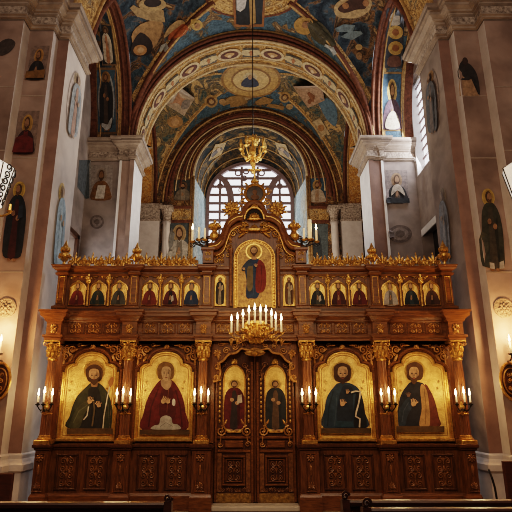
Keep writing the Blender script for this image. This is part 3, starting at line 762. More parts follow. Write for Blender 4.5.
# ---- upper tier
UZ0, UZ1 = 3.40, 4.14
UP = M['wood']
for s in (-1, 1):
    b = MB().bbox(min(s * .60, s * 3.90), max(s * .60, s * 3.90), .12, .3, UZ0, UZ1); b.build('upper_panel', UP, ico)
PX = (-3.82, -2.385, -.945, .945, 2.385, 3.82)
for x in PX:
    p = MB().bbox(x - .085, x + .085, .02, .2, UZ0, UZ1).bbox(x - .1, x + .1, .0, .2, UZ0, UZ0 + .07).bbox(x - .1, x + .1, .0, .2, UZ1 - .06, UZ1).build('upper_pilaster', M['wood_h'], ico)
    f = MB(); framed(f, x - .06, x + .06, UZ0 + .1, UZ1 - .09, .02, .014, .016); f.build('pilaster_moulding', M['gilt'], p)
def upplan(hw=.1, f=.0, bk=.12):
    pl = [(-3.82 - hw, .3), (-3.82 - hw, f), (-3.82 + hw, f), (-3.82 + hw, bk), (-2.385 - hw, bk), (-2.385 - hw, f), (-2.385 + hw, f), (-2.385 + hw, bk), (-.945 - hw, bk), (-.945 - hw, f), (-.945 + hw, f), (-.945 + hw, bk), (-.5, bk)]
    return pl
UPL = upplan(); LIFT[0] = -.045; UPR = [(-x, y) for x, y in UPL[::-1]]
for pl in (UPL, UPR):
    LIFT[0] = -.045
    MB().sweep(pl, [(-.02, 4.12), (.02, 4.12), (.03, 4.16), (.0, 4.17), (.0, 4.2), (.05, 4.225), (.08, 4.25), (.08, 4.285), (.10, 4.295), (.10, 4.31), (-.2, 4.315)]).build('upper_cornice', M['wood_h'], ico)
    LIFT[0] = 0.
    MB().sweep(pl, [(0, 3.39), (.04, 3.39), (.04, 3.43), (.02, 3.45), (0, 3.46)]).build('upper_base_moulding', M['wood_h'], ico)
SMX = []
for s in (-1, 1):
    for a, c_ in ((2.385, 3.82), (.945, 2.385)):
        w = (c_ - a - .2) / 3
        for j in range(3): SMX.append((s * (a + .1 + w * (j + .5)), w))
        for j in range(1, 3):   # colonettes with gilded heads between the small icons
            x = s * (a + .1 + w * j)
            p = MB().lathe([(.028, 3.46), (.022, 3.5), (.02, 3.9), (.03, 3.93)], (x, .1, 0), 10).build('colonnette', M['gilt'], ico)
            MB().rosette(x, 4.0, .06, .055, 7).palmette(x, 3.93, .07, .1, .1).leaf(x, 4.03, .08, .09, .05, pi / 2).build('gilded_head', M['gold'], p)
for x, w in SMX:
    n = 12; r = w / 2 - .045
    a = MB().tube([(x + r * cos(pi * i / n), .105, 3.79 + r * .95 * sin(pi * i / n)) for i in range(n + 1)], .018, 5); f = a
    for q in (-1, 1): f.scroll(x + q * r * .82, 4.04, .11, .04, q, 1.3); f.leaf(x + q * .03, 4.06, .11, .1, .03, 0 if q > 0 else pi)
    f.build('arch_carving', M['gilt'], ico)
# ---- gilded cresting, one length per bay, and flame urns
LIFT[0] = -.045
for s in (-1, 1):
    for a, c_ in ((2.385, 3.82), (1.08, 2.385)):
        x0, x1 = s * (a + .12), s * (c_ - .12); L0 = abs(x1 - x0); f = MB()
        nn = 7
        f.box(min(x0, x1), max(x0, x1), .1, .16, 4.31, 4.335)
        for j in range(nn):
            x = x0 + (x1 - x0) * (j + .5) / nn; u = L0 / nn
            if j % 2:
                f.lathe([(.05, 4.33), (.03, 4.37), (.045, 4.42), (.02, 4.46), (.03, 4.5), (.006, 4.56)], (x, .12, 0), 8)
                for q in (-1, 1): f.leaf(x + q * .03, 4.36, .11, .13, .04, pi / 2 - q * .7)
            else:
                for kk in range(-2, 3): f.leaf(x, 4.37, .12 - .01 * (2 - abs(kk)), .22 - .03 * abs(kk), .055, pi / 2 - kk * .5)
                f.ell((x, .10, 4.40), .035, .03, .04); f.ell((x, .12, 4.59), .016, .016, .03)
                for q in (-1, 1): f.scroll(x + q * .10, 4.39, .11, .065, -q, 1.5, -pi / 2, .22)
            for q in (-1, 1): f.scroll(x + q * u * .42, 4.40, .12, .07, q, 1.5, -pi / 2, .2); f.leaf(x + q * u * .3, 4.43, .12, .12, .045, pi / 2 + q * .6)
        f.build('cresting', M['gilt'], ico)
def urn(x, z, y=.1, sc=1.):
    g = MB().lathe([(r * sc, z + h * sc) for r, h in ((.07, 0), (.075, .03), (.03, .06), (.028, .1), (.06, .13), (.105, .2), (.11, .25), (.07, .3), (.04, .32), (.075, .35), (.05, .38))], (x, y, 0), 14)
    for kk in range(8):
        a = 2 * pi * kk / 8; g.ell((x + .07 * sc * cos(a), y + .07 * sc * sin(a), z + .36 * sc), .035 * sc, .035 * sc, .055 * sc, 6, 5); g.ell((x + .105 * sc * cos(a), y + .105 * sc * sin(a), z + .22 * sc), .03 * sc, .03 * sc, .05 * sc, 6, 4)
    g.lathe([(.045 * sc, z + .38 * sc), (.055 * sc, z + .43 * sc), (.03 * sc, z + .49 * sc), (.004, z + .56 * sc)], (x, y, 0), 10)
    return g.build('finial', M['gilt'], ico)
for s in (-1, 1): urn(s * 3.84, 4.31); urn(s * 2.385, 4.31, .1, .92)
LIFT[0] = 0.
# ---- central pediment
PY = .10
q = lambda x, y: tuple((at(x + 1.2, y, PY).x, at(x, y, PY).z))
half_out = [(201, 262), (199, 252), (205, 246), (213, 246), (221, 241), (225, 231), (229, 222), (236, 217), (243, 215), (246, 208), (250, 204), (254.5, 202)]
half_out = [(203, 311), (203, 250), (209, 246.5), (216, 245), (221.5, 240), (225, 231), (229, 222.5), (236, 217.5), (242.5, 216), (245.5, 209), (249.5, 204.5), (254.5, 203)]
hp = half_out[:1] + smoothpts(half_out[1:], 4, False)
HP = [((p[0] - 254.5), p[1]) for p in hp]
def pedq(dx, py): v = at(254.5 + dx, py, PY); return (v.x, v.z)
L_ = [pedq(dx, py) for dx, py in HP]
ped_pts = L_ + [(-x, z) for x, z in L_[::-1][1:]]
ped = MB().prism(ped_pts[::-1], PY, PY + .25).build('pediment', M['wood'], ico)
def bandpts(k0, k1, ins=0.): return [(x, PY - .03, z) for x, z in L_[k0:k1]]
nz0 = at(254.5, 219, PY).z - .03
crown = L_[1:] + [(-x, z) for x, z in L_[::-1][1:-1]]
cm = MB().tube([(x, PY - .04, z) for x, z in crown], .06, 8)
for s in (-1, 1):
    cm.tube([(s * x * .97, PY - .10, z - .085) for x, z in L_[3:30]], .045, 8).tube([(s * x * .93, PY - .04, z - .19) for x, z in L_[6:29]], .04, 8)
cm.build('crown_moulding', M['wood_h'], ped)
g = MB().tube([(x * 1.01, PY - .06, z + .035) for x, z in crown], .018, 6)
for s in (-1, 1): g.tube([(s * x * .975, PY - .12, z - .045) for x, z in L_[4:30]], .016, 6).tube([(s * x * .91, PY - .07, z - .225) for x, z in L_[7:28]], .012, 6)
g.tube([(.2 * cos(t), PY - .06, nz0 + .26 * sin(t)) for t in [pi * i / 16 for i in range(17)]], .022, 6)
g.build('gilded_edge', M['gilt'], ped)
# shell niche in the hood
nz = at(254.5, 219, PY).z
MB().prism([(.19 * cos(t), nz - .03 + .25 * sin(t)) for t in [pi * i / 16 for i in range(17)]], PY - .035, PY + .01).build('hood_niche', flat((.012, .008, .006)), ped)
sh = MB()
for i in range(7): sh.leaf(0, nz + .0, PY - .05, .13, .05, pi * (i + .5) / 7)
sh.ell((0, PY - .09, nz + .02), .06, .04, .04); sh.ell((0, PY - .07, nz - .03), .16, .04, .03); sh.build('shell', M['gilt'], ped)
# gilded scrollwork over the arch
f = MB()
for s in (-1, 1):
    f.scroll(s * .26, nz - .17, PY - .04, .09, s, 1.5, pi / 2); f.scroll(s * .43, nz - .33, PY - .04, .08, -s, 1.5); f.leaf(s * .1, nz - .15, PY - .04, .18, .06, pi if s < 0 else 0)
    f.scroll(s * .52, nz - .62, PY - .04, .06, s, 1.4); f.leaf(s * .5, nz - .52, PY - .04, .18, .05, pi / 2); f.scroll(s * .53, nz - .8, PY - .04, .05, -s)
    f.foliage(min(s * .60, s * .82), max(s * .60, s * .82), 4.2, 4.56, PY - .02, .06); f.foliage(min(s * .44, s * .58), max(s * .44, s * .58), 4.55, 4.95, PY - .02, .05)
    f.leaf(s * .12, nz - .27, PY - .06, .2, .08, pi - .2 if s < 0 else .2); f.scroll(s * .36, nz - .2, PY - .05, .07, -s, 1.5); f.foliage(min(s * .1, s * .36), max(s * .1, s * .36), nz - .32, nz - .08, PY - .02, .05); f.leaf(s * .34, nz - .42, PY - .03, .22, .06, pi / 2 + s * .9)
f.palmette(0, nz - .27, PY - .05, .14, .26); f.ell((0, PY - .06, nz - .25), .17, .04, .045); f.build('gilded_scrollwork', M['gilt'], ped)
# corner posts
for s in (-1, 1):
    x = s * .93
    p = MB().bbox(x - .11, x + .11, -.02, .2, 4.31, 4.58).bbox(x - .14, x + .14, -.05, .22, 4.58, 4.64).build('corner_post', M['wood_h'], ped)
    MB().foliage(x - .07, x + .07, 4.34, 4.56, -.03, .05).build('gilded_foliage', M['gold'], p)
    for xx in (s * .50, s * .545):
        pass
    MB().lathe([(.035, 3.45), (.03, 3.5), (.028, 4.5), (.04, 4.56), (.05, 4.62)], (s * .475, .02, 0), 12).build('slender_column', M['wood_h'], ped)
# medallion with rays on the summit, spiky rosettes, vases and a cross
mc = at(254.8, 194, PY); mx, mz = mc.x, mc.z
g = MB().lathe([(.215, -.02), (.235, .03), (.2, .05), (.175, .03), (.17, 0.)], (mx, PY, mz), 28, 'y')
for kk in range(14):
    a = 2 * pi * kk / 14; g.leaf(mx + .22 * cos(a), mz + .22 * sin(a), PY, .11, .05, a)
for s in (-1, 1): g.scroll(mx + s * .26, mz - .2, PY, .09, s, 1.5); g.scroll(mx + s * .3, mz + .08, PY, .06, -s, 1.4); g.leaf(mx + s * .1, mz - .3, PY, .22, .07, pi / 2 - s * .9)
g.palmette(mx, mz - .32, PY - .03, .14, .24)
med = g.build('crowning_medallion', M['gilt'], ped)
MB().lathe([(.175, -.01), (.17, .02), (.0, .04)], (mx, PY, mz), 24, 'y').build('dark_disc', flat((.045, .03, .02), .4), med)
MB().ell((mx, PY - .05, mz + .02), .05, .01, .06, 10, 6).ell((mx, PY - .045, mz - .09), .09, .01, .06, 10, 6).build('painted_head', flat((.14, .07, .035)), med)
g = MB().bbox(mx - .018, mx + .018, PY - .02, PY + .02, mz + .3, mz + .72).bbox(mx - .11, mx + .11, PY - .02, PY + .02, mz + .53, mz + .57)
g.ell((mx, PY, mz + .3), .06, .05, .06)
for a, c_ in ((mx - .12, mz + .55), (mx + .12, mz + .55), (mx, mz + .73)): g.ell((a, PY, c_), .03, .025, .03)
g.build('summit_cross', M['gold'], ped)
for s in (-1, 1):
    rc = at(254.5 + s * 22.5, 209.5, PY)
    g = MB().rosette(rc.x, rc.z, PY - .03, .17, 9).rosette(rc.x, rc.z, PY - .07, .09, 7)
    for kk in range(9): a = 2 * pi * (kk + .5) / 9; g.leaf(rc.x + .1 * cos(a), rc.z + .1 * sin(a), PY, .13, .045, a)
    g.leaf(rc.x, rc.z - .3, PY, .3, .1, pi / 2); g.build('rosette', M['gilt'], ped)
    vc = at(254.5 + s * 40, 241, PY)
    g = MB().lathe([(.05, 0), (.1, .05), (.11, .12), (.06, .2), (.05, .22), (.1, .27), (.12, .33), (.08, .38), (.03, .40), (.03, .44), (.0, .47)], (vc.x, PY, vc.z), 14)
    for kk in range(8): a = 2 * pi * kk / 8; g.ell((vc.x + .1 * cos(a), PY + .1 * sin(a), vc.z + .32), .04, .04, .05, 6, 4)
    g.build('vase_finial', M['gilt'], ped)
    g = MB()
    g.scroll(vc.x - s * .14, vc.z + .03, PY - .02, .12, s, 1.6, -pi / 2); g.scroll(vc.x + s * .12, vc.z + .02, PY - .02, .1, -s, 1.5, -pi / 2); g.leaf(vc.x, vc.z - .02, PY - .04, .22, .07, pi / 2 + s * .8)
    g.build('acanthus_scroll', M['wood_d'], ped)
# ================================================================== ICONS
def icon_frame(xc, hw, z0, z1, y):
    o = trefoil(xc, hw + .045, z0 - .05, z1 + .05)[::1]
    return o
def crop(pts, ox, oy, s): return [(ox + x / s, oy + y / s) for x, y in pts]
def icon_big(xc, label, layers, ox, oy, s):
    t = thing('framed_icon', label, 'icon', (xc * 3.15 / 3.11 if abs(xc) > 2 else xc * 1.71 / 1.69, .25, 1.0), 'large icons in the lower row'); xc = t.location.x
    hw, z0, z1 = .485, 1.0, 2.575
    pts = trefoil(xc, hw, z0, z1)
    MB().prism(pts[::-1] if 0 else pts, .225, .27).build('gold_ground', M['goldleaf'], t)
    fr = MB().tube([(x, .215, z) for x, z in pts], .02, 6, True)
    fr.bbox(xc - hw - .06, xc + hw + .06, .17, .27, z0 - .06, z0 + .0, .015)
    fr.tube([(xc - hw - .035, .22, z0), (xc - hw - .035, .22, 2.2)], .026, 6).tube([(xc + hw + .035, .22, z0), (xc + hw + .035, .22, 2.2)], .026, 6)
    fr.build('gilt_frame', M['gold'], t)
    bd = MB().tube([(x, .222, z) for x, z in trefoil(xc, hw - .05, z0 + .05, z1 - .055)], .007, 4, True)
    for sx, sz in ((-.36, 2.02), (.36, 2.02), (-.38, 1.86), (.33, 1.9)):
        bd.rosette(xc + sx, sz, .222, .03, 5)
    bd.build('tooled_border', M['gilt'], t)
    y = .2215
    for nm, pl, c in layers:
        w = [at(*p, y) for p in crop(pl, ox, oy, s)]
        xzpoly(t, nm, [(p.x, p.z) for p in w], c if isinstance(c, bpy.types.Material) else flat(c), y); y -= .0018
    return t
E = lambda cx, cy, rx, ry, n=18: ellpts(cx, cy, rx, ry, n)
S = lambda pts, k=4: smoothpts(pts, k)
def thick(line, w):
    L_, R_ = [], []
    for i, p in enumerate(line):
        a = Vector(line[max(i - 1, 0)]); b = Vector(line[min(i + 1, len(line) - 1)]); d = (b - a).normalized(); n = Vector((-d.y, d.x)) * w / 2
        L_.append((p[0] + n.x, p[1] + n.y)); R_.append((p[0] - n.x, p[1] - n.y))
    return L_ + R_[::-1]
def head(cx, cy, rx, ry, hair, beard=True, turn=0, skin=(.56, .33, .175)):
    """face with brows, eyes, nose, mouth (and beard), drawn round (cx, cy) in crop pixels (y down)"""
    dk = tuple(c * .32 for c in skin)
    L_ = [('face', S([(cx - rx, cy - ry * .3), (cx - rx * .75, cy - ry * .9), (cx, cy - ry * 1.05), (cx + rx * .75, cy - ry * .9), (cx + rx, cy - ry * .3), (cx + rx * .85, cy + ry * .4), (cx + rx * .4, cy + ry * .95), (cx - rx * .4, cy + ry * .95), (cx - rx * .85, cy + ry * .4)], 3), skin),
          ('face_shadow', S([(cx + rx * .35, cy - ry * .7), (cx + rx * .95, cy - ry * .3), (cx + rx * .82, cy + ry * .4), (cx + rx * .35, cy + ry * .9), (cx + rx * .5, cy + ry * .1)], 3), tuple(c * .62 for c in skin))]
    t = turn * rx
    for q in (-1, 1):
        ex = cx + t + q * rx * .42
        L_.append(('eye', E(ex, cy - ry * .12, rx * .22, ry * .085, 10), (.05, .03, .02)))
        L_.append(('eyebrow', [(ex - rx * .3, cy - ry * .27), (ex, cy - ry * .36), (ex + rx * .3, cy - ry * .27), (ex, cy - ry * .30)], dk))
    L_.append(('nose', [(cx + t - rx * .06, cy - ry * .2), (cx + t + rx * .1, cy - ry * .2), (cx + t + rx * .2, cy + ry * .26), (cx + t - rx * .14, cy + ry * .28)], tuple(c * .66 for c in skin)))
    if beard: L_.append(('beard', S([(cx - rx * .95, cy + ry * .1), (cx - rx * .72, cy + ry * .75), (cx - rx * .2, cy + ry * 1.25), (cx + rx * .2, cy + ry * 1.25), (cx + rx * .72, cy + ry * .75), (cx + rx * .95, cy + ry * .1), (cx + rx * .45, cy + ry * .42), (cx, cy + ry * .36), (cx - rx * .45, cy + ry * .42)], 3), hair))
    L_.append(('mouth', E(cx + t, cy + ry * .52, rx * .28, ry * .06, 10), (.25, .07, .045)))
    return L_
def fingers(cx, cy, l, ang, skin=(.54, .32, .17), k=4):
    """a painted hand: palm, four unequal fingers and a thumb"""
    out = [('palm', S([(cx - l * .45, cy - l * .3), (cx + l * .35, cy - l * .45), (cx + l * .5, cy + l * .3), (cx - l * .3, cy + l * .5)], 3), skin)]
    for i in range(k):
        a = ang + (i - 1.5) * .22; ll = l * (1.0, 1.15, 1.08, .85)[i]
        bx, by = cx + sin(ang) * (0) + (i - 1.5) * l * .2 * cos(ang), cy + (i - 1.5) * l * .2 * sin(ang)
        out.append(('finger', thick([(bx, by), (bx + sin(a) * ll, by - cos(a) * ll)], l * .19), tuple(c * (1 - .06 * i) for c in skin)))
    out.append(('thumb', thick([(cx + l * .3, cy), (cx + l * .3 + sin(ang + .9) * l * .8, cy - cos(ang + .9) * l * .8)], l * .22), skin))
    return out
HALO, HALO2 = M['gold'], (.50, .30, .075)
STRIP = (.10, .055, .018)
icon_big(-3.11, 'large gold icon of a brown-bearded man in dark green with a white staff',
    [('halo', E(330, 54, 55, 55, 26), HALO), ('halo_centre', E(330, 54, 47, 47, 26), (.30, .16, .04)), ('hair', S([(288, 85), (286, 50), (304, 30), (330, 22), (358, 32), (372, 55), (368, 95), (350, 112), (305, 112)]), (.07, .032, .014)),
     ('robe', S([(194, 348), (204, 285), (222, 225), (245, 180), (285, 140), (312, 118), (352, 118), (385, 148), (408, 190), (422, 255), (426, 348)]), (.030, .034, .018)),
     ('tunic', S([(252, 346), (270, 280), (296, 200), (300, 150), (325, 135), (350, 148), (365, 210), (368, 346)]), (.012, .012, .013)),
     ('sleeve', S([(200, 346), (226, 270), (262, 225), (300, 212), (306, 240), (280, 275), (252, 346)]), (.05, .052, .026)), ('sleeve_fold', thick([(222, 320), (250, 262), (292, 232)], 5), (.09, .09, .05)), ('cloak_fold', thick([(385, 170), (402, 240), (406, 340)], 6), (.06, .06, .035)), ('cloak_edge', thick([(318, 340), (330, 250), (322, 190)], 9), (.10, .075, .04)),
     ('neck', [(308, 108), (352, 108), (344, 138), (316, 138)], (.30, .165, .085))] + head(328, 82, 27, 36, (.07, .035, .016)) + fingers(305, 212, 22, .3) + fingers(352, 232, 20, -.4) +
    [('white_cord', thick([(300, 238), (292, 285), (274, 306)], 6), (.5, .45, .38)), ('staff', thick([(420, 88), (398, 180), (378, 290), (372, 366)], 5.5), (.62, .52, .40)), ('palm_leaf', S([(402, 120), (412, 92), (428, 88), (428, 112), (412, 140)]), (.32, .12, .035)),
     ('inscription_strip', [(188, 350), (424, 350), (424, 378), (188, 378)], STRIP)], 30, 360, 5.12)
icon_big(-1.69, 'large gold icon of a fair figure in deep red with hands joined over white cloth',
    [('halo', E(234, 104, 52, 50, 26), HALO), ('halo_centre', E(234, 104, 45, 44, 26), (.34, .20, .05)), ('veil', S([(192, 112), (200, 74), (234, 60), (268, 74), (276, 112), (266, 150), (202, 150)]), (.20, .10, .032)),
     ('mantle', S([(114, 408), (122, 320), (142, 245), (182, 180), (212, 152), (262, 152), (296, 190), (322, 245), (336, 320), (338, 408)]), (.115, .014, .012)),
     ('dress', S([(205, 345), (208, 230), (222, 195), (262, 195), (274, 230), (282, 345)]), (.075, .010, .010)), ('mantle_fold', thick([(196, 200), (160, 290), (146, 395)], 7), (.06, .008, .008)), ('mantle_fold', thick([(285, 205), (308, 290), (318, 395)], 7), (.06, .008, .008)), ('mantle_edge', thick([(250, 195), (244, 250), (240, 320)], 4), (.2, .06, .03)),
     ('neck', S([(214, 150), (258, 150), (262, 180), (240, 205), (212, 182)]), (.42, .26, .15))] + head(237, 122, 25, 36, (.16, .08, .03), False, skin=(.55, .35, .20)) +
    fingers(222, 262, 24, .7) + fingers(246, 264, 20, -.6) + [('white_cuff', E(275, 268, 9, 19), (.62, .58, .52)), ('white_cloth', S([(164, 406), (176, 386), (200, 380), (208, 348), (234, 335), (262, 346), (270, 376), (296, 382), (304, 406)]), (.42, .38, .33)), ('cloth_fold', thick([(205, 392), (235, 372), (272, 392)], 4), (.24, .21, .18)),
     ('inscription_strip', [(100, 408), (355, 408), (355, 433), (100, 433)], STRIP)], 120, 350, 5.12)
icon_big(1.69, 'large gold icon of a dark-bearded man in blue with a long white scroll',
    [('halo', E(266, 110, 60, 58, 26), HALO), ('halo_centre', E(266, 110, 53, 51, 26), (.46, .27, .07)), ('hair', S([(224, 120), (228, 82), (266, 66), (305, 82), (312, 120), (300, 160), (236, 160)]), (.06, .028, .013)),
     ('robe', S([(174, 398), (178, 300), (192, 235), (228, 185), (250, 168), (300, 168), (345, 192), (370, 240), (384, 320), (392, 398)]), (.020, .040, .068)),
     ('dark_mantle', S([(330, 396), (330, 280), (345, 205), (368, 240), (384, 320), (390, 396)]), (.010, .011, .014)), ('tunic', S([(243, 365), (248, 260), (272, 185), (318, 190), (322, 260), (318, 365)]), (.012, .02, .036)),
     ('robe_fold', thick([(222, 210), (200, 290), (192, 390)], 6), (.010, .02, .034)), ('robe_fold', thick([(240, 230), (236, 310), (228, 390)], 6), (.035, .06, .09)), ('sash', [(236, 362), (322, 366), (322, 394), (232, 394)], (.018, .045, .07))] +
    head(270, 124, 26, 38, (.05, .024, .012)) + fingers(268, 276, 22, .15) + fingers(294, 216, 14, .1) +
    [('scroll', thick([(312, 218), (334, 211), (360, 212), (357, 245), (350, 280), (340, 315), (336, 340), (358, 352), (356, 396)], 8), (.68, .55, .42)), ('inscription_strip', [(160, 400), (416, 400), (416, 426), (160, 426)], STRIP)], 290, 350, 5.12)
icon_big(3.11, 'large gold icon of a bearded man with an ochre stole over dark blue',
    [('halo', E(178, 106, 53, 53, 26), HALO), ('halo_centre', E(178, 106, 46, 46, 26), (.38, .21, .055)), ('hair', S([(136, 112), (140, 78), (178, 62), (212, 78), (220, 112), (210, 152), (146, 152)]), (.09, .042, .018)),
     ('robe', S([(88, 388), (92, 300), (108, 228), (140, 180), (160, 164), (200, 164), (228, 182), (222, 260), (218, 388)]), (.014, .016, .026)), ('red_mantle', S([(222, 388), (226, 182), (262, 216), (284, 270), (300, 340), (308, 388)]), (.13, .032, .018)),
     ('stole', S([(202, 386), (214, 300), (206, 210), (212, 176), (232, 190), (248, 250), (254, 386)]), (.42, .23, .09)), ('stole_fold', thick([(226, 200), (236, 290), (232, 380)], 5), (.24, .12, .045)), ('blue_sleeve', S([(92, 386), (98, 310), (126, 262), (152, 240), (164, 288), (140, 340), (128, 386)]), (.022, .036, .062)),
     ('blue_fold', thick([(112, 370), (122, 310), (146, 268)], 5), (.045, .065, .10))] + head(174, 126, 25, 38, (.085, .04, .017)) + fingers(172, 276, 24, .1) + fingers(146, 232, 16, -.3, (.16, .09, .06)) +
    [('inscription_strip', [(84, 390), (330, 390), (330, 421), (84, 421)], STRIP)], 380, 350, 5.12)
# small icons of the upper row
cols = [((.14, .02, .015), 'a dark red robe'), ((.018, .032, .034), 'a teal green cloak'), ((.06, .065, .06), 'a grey green robe'), ((.17, .03, .02), 'a bright red robe'), ((.09, .018, .02), 'maroon over black'), ((.02, .038, .085), 'a hooded blue mantle'),
        ((.015, .02, .024), 'black with grey beard'), ((.05, .014, .014), 'dark brown robes'), ((.11, .016, .014), 'a crimson robe'), ((.36, .33, .31), 'a white robe'), ((.015, .022, .028), 'a black green cloak'), ((.07, .03, .02), 'a russet brown robe')]
tun = [(.09, .015, .012), (.05, .05, .03), (.03, .032, .03), (.12, .02, .015), (.012, .012, .015), (.03, .055, .11), (.05, .055, .05), (.14, .03, .02), (.07, .012, .012), (.12, .11, .1), (.03, .05, .06), (.04, .02, .012)]
bay = ['far left bay', 'inner left bay', 'inner right bay', 'far right bay']; pos = ['left', 'middle', 'right']
for i, (x, w) in enumerate(sorted(SMX)):
    c, d = cols[i]
    t = thing('small_icon', 'small arched gold icon, saint in %s, %s in the %s' % (d, pos[i % 3], bay[i // 3]), 'icon', (x, .115, 3.48), 'small icons in the upper row')
    hw = w / 2 - .055; z0, z1 = 3.485, 3.80
    top = [(x + hw * cos(pi * k_ / 14), z1 + hw * .9 * sin(pi * k_ / 14)) for k_ in range(15)]
    pts = [(x - hw, z0), (x + hw, z0)] + top
    MB().prism(pts, .105, .125).build('gold_ground', M['goldleaf'], t)
    MB().tube([(a, .1, b) for a, b in pts], .012, 5, True).build('gilt_frame', M['gilt'], t)
    y = .103; H = .55
    for nm, pl, cc in figure('bust', c, tun[i], hair=(.10, .09, .08) if i in (6, 2) else c if i == 5 else HAIR, beard=i not in (5, 9), hw=1., hold=(.5, .45, .38) if i in (4, 6) else None):
        xzpoly(t, nm, [(x - hw * 1. + 2 * hw * u, z0 + H * v) for u, v in pl], M['gold'] if nm == 'halo' else flat(cc), y); y -= .0022
for s, d, c in ((-1, 'in black and white vestments, left of the central arch', (.03, .025, .022)), (1, 'in brown and gold vestments, right of the central arch', (.10, .045, .02))):
    x = s * .685
    t = thing('narrow_icon', 'narrow gold icon, standing saint ' + d, 'icon', (x, .1, 3.46), 'narrow icons beside the central arch')
    pts = [(x - .11, 3.46), (x + .11, 3.46)] + [(x + .11 * cos(pi * k_ / 10), 4.0 + .1 * sin(pi * k_ / 10)) for k_ in range(11)]
    MB().prism(pts, .08, .12).build('gold_ground', M['goldleaf'], t); MB().tube([(a, .08, b) for a, b in pts], .014, 5, True).build('gilt_frame', M['gilt'], t)
    y = .078
    for nm, pl, cc in figure('full', c, (.30, .24, .17), hold=(.45, .36, .25)):
        xzpoly(t, nm, [(x - .12 + .24 * u, 3.47 + .60 * v) for u, v in pl], M['gold'] if nm == 'halo' else flat(cc), y); y -= .0022
# the tall arched icon in the middle
t = thing('central_icon', 'tall arched gold icon of a standing saint in blue with a red mantle', 'icon', (0, .0, 3.42))
def archshape(hw, z0, z1): return [(-hw, z0), (hw, z0)] + [(hw * cos(pi * i / 24), z1 + hw * .95 * sin(pi * i / 24)) for i in range(25)]
MB().prism(archshape(.41, 3.42, 4.42), .03, .1).build('gold_frame', M['gold'], t)
MB().prism(archshape(.335, 3.42, 4.42), .015, .03).build('gold_ground', M['goldpat'], t)
b = MB()
for hw_ in (.405, .345): b.tube([(x, .025, z) for x, z in archshape(hw_, 3.42, 4.42)], .018, 6, True)
for i in range(25): b.ell((.375 * cos(pi * i / 24), .02, 4.42 + .36 * sin(pi * i / 24)), .02, .014, .02, 6, 4)
for i in range(16):
    for q_ in (-1, 1): b.ell((q_ * .375, .02, 3.46 + .06 * i), .02, .014, .02, 6, 4)
b.build('frame_beading', M['gilt'], t)
y = .012
lay = [('halo', E(250, 122, 48, 46, 24), HALO), ('halo_centre', E(250, 122, 40, 39, 24), (.50, .30, .08)), ('foot', E(232, 385, 14, 9), SKIN), ('foot', E(275, 380, 12, 9), SKIN),
       ('robe', S([(206, 380), (208, 290), (198, 225), (212, 178), (242, 160), (272, 164), (292, 190), (296, 260), (288, 330), (270, 384), (238, 388)]), (.018, .040, .095)),
       ('sleeve', S([(185, 232), (182, 212), (215, 172), (232, 170), (236, 205), (214, 224)]), (.028, .05, .09)), ('olive_panel', S([(214, 340), (212, 220), (236, 205), (244, 215), (242, 330)]), (.13, .10, .05)),
       ('red_mantle', S([(262, 350), (262, 232), (274, 176), (292, 174), (314, 210), (320, 290), (306, 345)]), (.17, .022, .016)), ('mantle_fold', thick([(290, 200), (296, 270), (288, 340)], 5), (.09, .012, .01)), ('robe_fold', thick([(250, 240), (250, 310), (244, 378)], 4), (.035, .07, .14)),
       ('neck', [(240, 142), (262, 142), (264, 168), (238, 168)], SKIN), ('hair', E(250, 116, 22, 24), HAIR)] + head(250, 122, 15, 21, HAIR) + fingers(262, 204, 13, -.5) + fingers(194, 222, 11, -.8)
for nm, pl, c in lay:
    w = [at(*p, y) for p in crop(pl, 210, 230, 5.69)]
    xzpoly(t, nm, [(p.x, p.z) for p in w], c if isinstance(c, bpy.types.Material) else flat(c), y); y -= .0022
